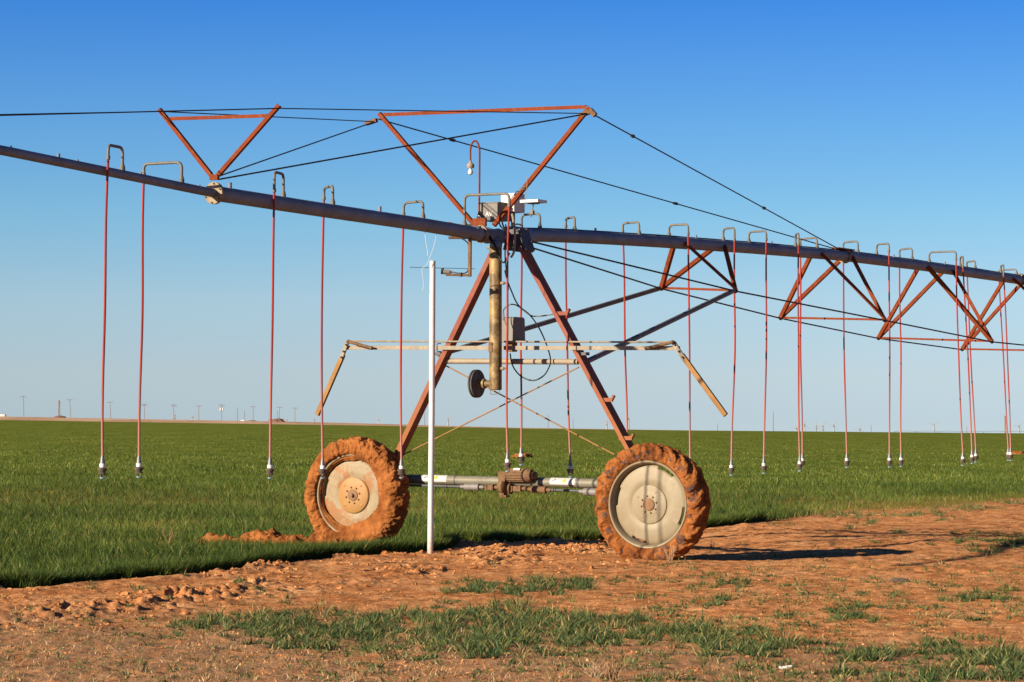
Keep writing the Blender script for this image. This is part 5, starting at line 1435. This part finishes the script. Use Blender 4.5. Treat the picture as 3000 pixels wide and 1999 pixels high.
def turbine(px, pyhub, D, rot, label, scale=1.0):
    b = far_base(px, D); hub = at_depth(px, pyhub, D)
    o = thing('wind_turbine', label, 'wind turbine', b, 'wind turbines on the horizon')
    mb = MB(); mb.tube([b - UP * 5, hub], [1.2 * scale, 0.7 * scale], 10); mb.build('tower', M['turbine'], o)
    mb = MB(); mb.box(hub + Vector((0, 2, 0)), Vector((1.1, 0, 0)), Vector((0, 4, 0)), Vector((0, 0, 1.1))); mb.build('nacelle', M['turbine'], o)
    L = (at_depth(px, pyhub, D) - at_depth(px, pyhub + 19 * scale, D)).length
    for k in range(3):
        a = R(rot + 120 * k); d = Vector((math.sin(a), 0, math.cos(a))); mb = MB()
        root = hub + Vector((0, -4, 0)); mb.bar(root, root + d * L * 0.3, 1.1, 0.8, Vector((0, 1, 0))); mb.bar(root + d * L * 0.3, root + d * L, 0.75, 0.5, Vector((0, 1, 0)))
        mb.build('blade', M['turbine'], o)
TURB = [(512, 1219, 10, 'wind turbine low beside the utility pole with two crossarms, at left'), (563, 1223, 40, 'tiny wind turbine between the two crossarm pole and the slender pole'), (840, 1232, 15, 'tiny wind turbine right of the brown brush mound'), (920, 1229, 0, 'tiny wind turbine just left of the left drooping arm tip'),
        (1109, 1231, 50, 'wind turbine between the muddy wheel hoses'), (1313, 1226, 20, 'leaning bladed wind turbine right of the white marker pole'), (1778, 1236, 0, 'wind turbine low behind the right tower leg'), (1842, 1226, 30, 'wind turbine right of the right tower leg'), (2334, 1254, 30, 'wind turbine left of the two overlapping red hoses'), (2357, 1243, 20, 'wind turbine just right of the two overlapping red hoses'), (2391, 1249, 5, 'first of three wind turbines in a row right of the overlapping hoses'),
        (2411, 1249, 35, 'middle of three wind turbines in a row right of the overlapping hoses'), (2443, 1246, 25, 'last and tallest of three wind turbines right of the overlapping hoses'), (2519, 1256, 20, 'small wind turbine between the second truss hoses'), (2736, 1246, 170, 'wind turbine between the second truss and the far right hoses'), (2985, 1249, 40, 'wind turbine at the right edge of the picture')]
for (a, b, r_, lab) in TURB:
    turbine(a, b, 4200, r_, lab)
def tank(px, py, w, h, D, label):
    b = far_base(px, D); c = at_depth(px, py, D)
    o = thing('storage_tank', label, 'tank', Vector((c.x, c.y, c.z - h / 2)))
    mb = MB(); mb.lathe(Vector((c.x - w / 2, c.y, c.z)), Vector((1, 0, 0)), [(0.0001, -0.25 * h), (h * 0.3, -0.18 * h), (h * 0.47, 0.0), (h * 0.5, 0.1 * h), (h * 0.5, w - 0.1 * h), (h * 0.47, w), (h * 0.3, w + 0.18 * h), (0.0001, w + 0.25 * h)], 20); mb.build('shell', M['white'], o)
    mb = MB()
    for s in (-0.3, 0.3): mb.box(Vector((c.x + s * w, c.y, (c.z + b.z) / 2 - 0.4)), Vector((0.15, 0, 0)), Vector((0, h * 0.4, 0)), Vector((0, 0, abs(c.z - b.z) / 2 + 0.4)))
    mb.build('saddle', M['farpole'], o)
tank(4, 1219, 2.9, 1.35, 1000, 'white tank cut by the left edge on the horizon')
tank(712, 1233.5, 1.3, 0.75, 1000, 'small white tank on the horizon left of the third red hose')
def mound(px, py, w, h, D, label):
    b = far_base(px, D); mb = MB(); mb.ball((0, 0, 0), 1, 40, 20); v = np.array(mb.v)
    v = v * (1 + 0.7 * (fbm3(v[:, 0] * 3 + px, v[:, 1] * 3, v[:, 2] * 3, 4, 5) - 0.5))[:, None] * np.array([w, w * 0.5, h])
    zc = at_depth(px, py, D).z
    mb.v = [(b.x + p[0], b.y + p[1], zc - h * 0.5 + p[2]) for p in v]
    tag(mb.build('brush_mound', M['brush'], ang=180), label, 'brush heap', 'brush heaps on the horizon')
mound(810, 1232, 2.8, 1.1, 900, 'brown brush heap on the horizon right of the third red hose')
mound(740, 1234.5, 1.9, 0.55, 900, 'low brown brush heap beside the small white tank')
mound(176, 1221, 1.9, 0.5, 900, 'low brown brush heap under the twin legged pump frame')
def soil_streak(px, py, wpx, label):
    g = ground_at(px, py); w = wpx / 2 / F * g.y
    mb = MB(); mb.ball((0, 0, 0), 1, 48, 20); v = np.array(mb.v)
    v = v * (1 + 1.0 * (fbm3(v[:, 0] * 4 + px, v[:, 1] * 3, v[:, 2] * 3, 4, 9) - 0.5))[:, None] * np.array([w, 0.5, 0.21])
    mb.v = [(g.x + p[0], g.y + p[1], g.z + p[2]) for p in v]
    tag(mb.build('soil_heap', M['mudthick'], ang=180), label, 'soil heap')
soil_streak(1530, 1340, 60, 'low orange soil heap in the wheat behind the gear motor')
soil_streak(2985, 1331, 46, 'low orange soil heap in the wheat at the right edge behind the last hoses')
# another irrigation machine far off on the right
def far_pivot():
    D = 1500; o = thing('distant_irrigator', 'very distant irrigation machine seen as a thin arched line on the right horizon', 'irrigator', far_base(2850, D))
    mb = MB(); pts = []
    for k in range(81):
        px = 2620 + 520 * k / 80; pts.append(at_depth(px, 1264.5 + (px - 2620) * 0.0022 - 1.6 * abs(math.sin((px - 2620) / 65 * math.pi)), D))
    mb.tube(pts, 0.10, 6); mb.build('pipe', M['galv'], o)
    for k in range(9):
        px = 2620 + 65 * k; b = far_base(px, D); t = at_depth(px, 1264.5 + (px - 2620) * 0.0022, D)
        mb = MB(); mb.bar(b - Vector((0, 1.5, 0.3)), t, 0.1, 0.1); mb.bar(b + Vector((0, 1.5, -0.3)), t, 0.1, 0.1); mb.build('tower', M['galv'], o)
far_pivot()
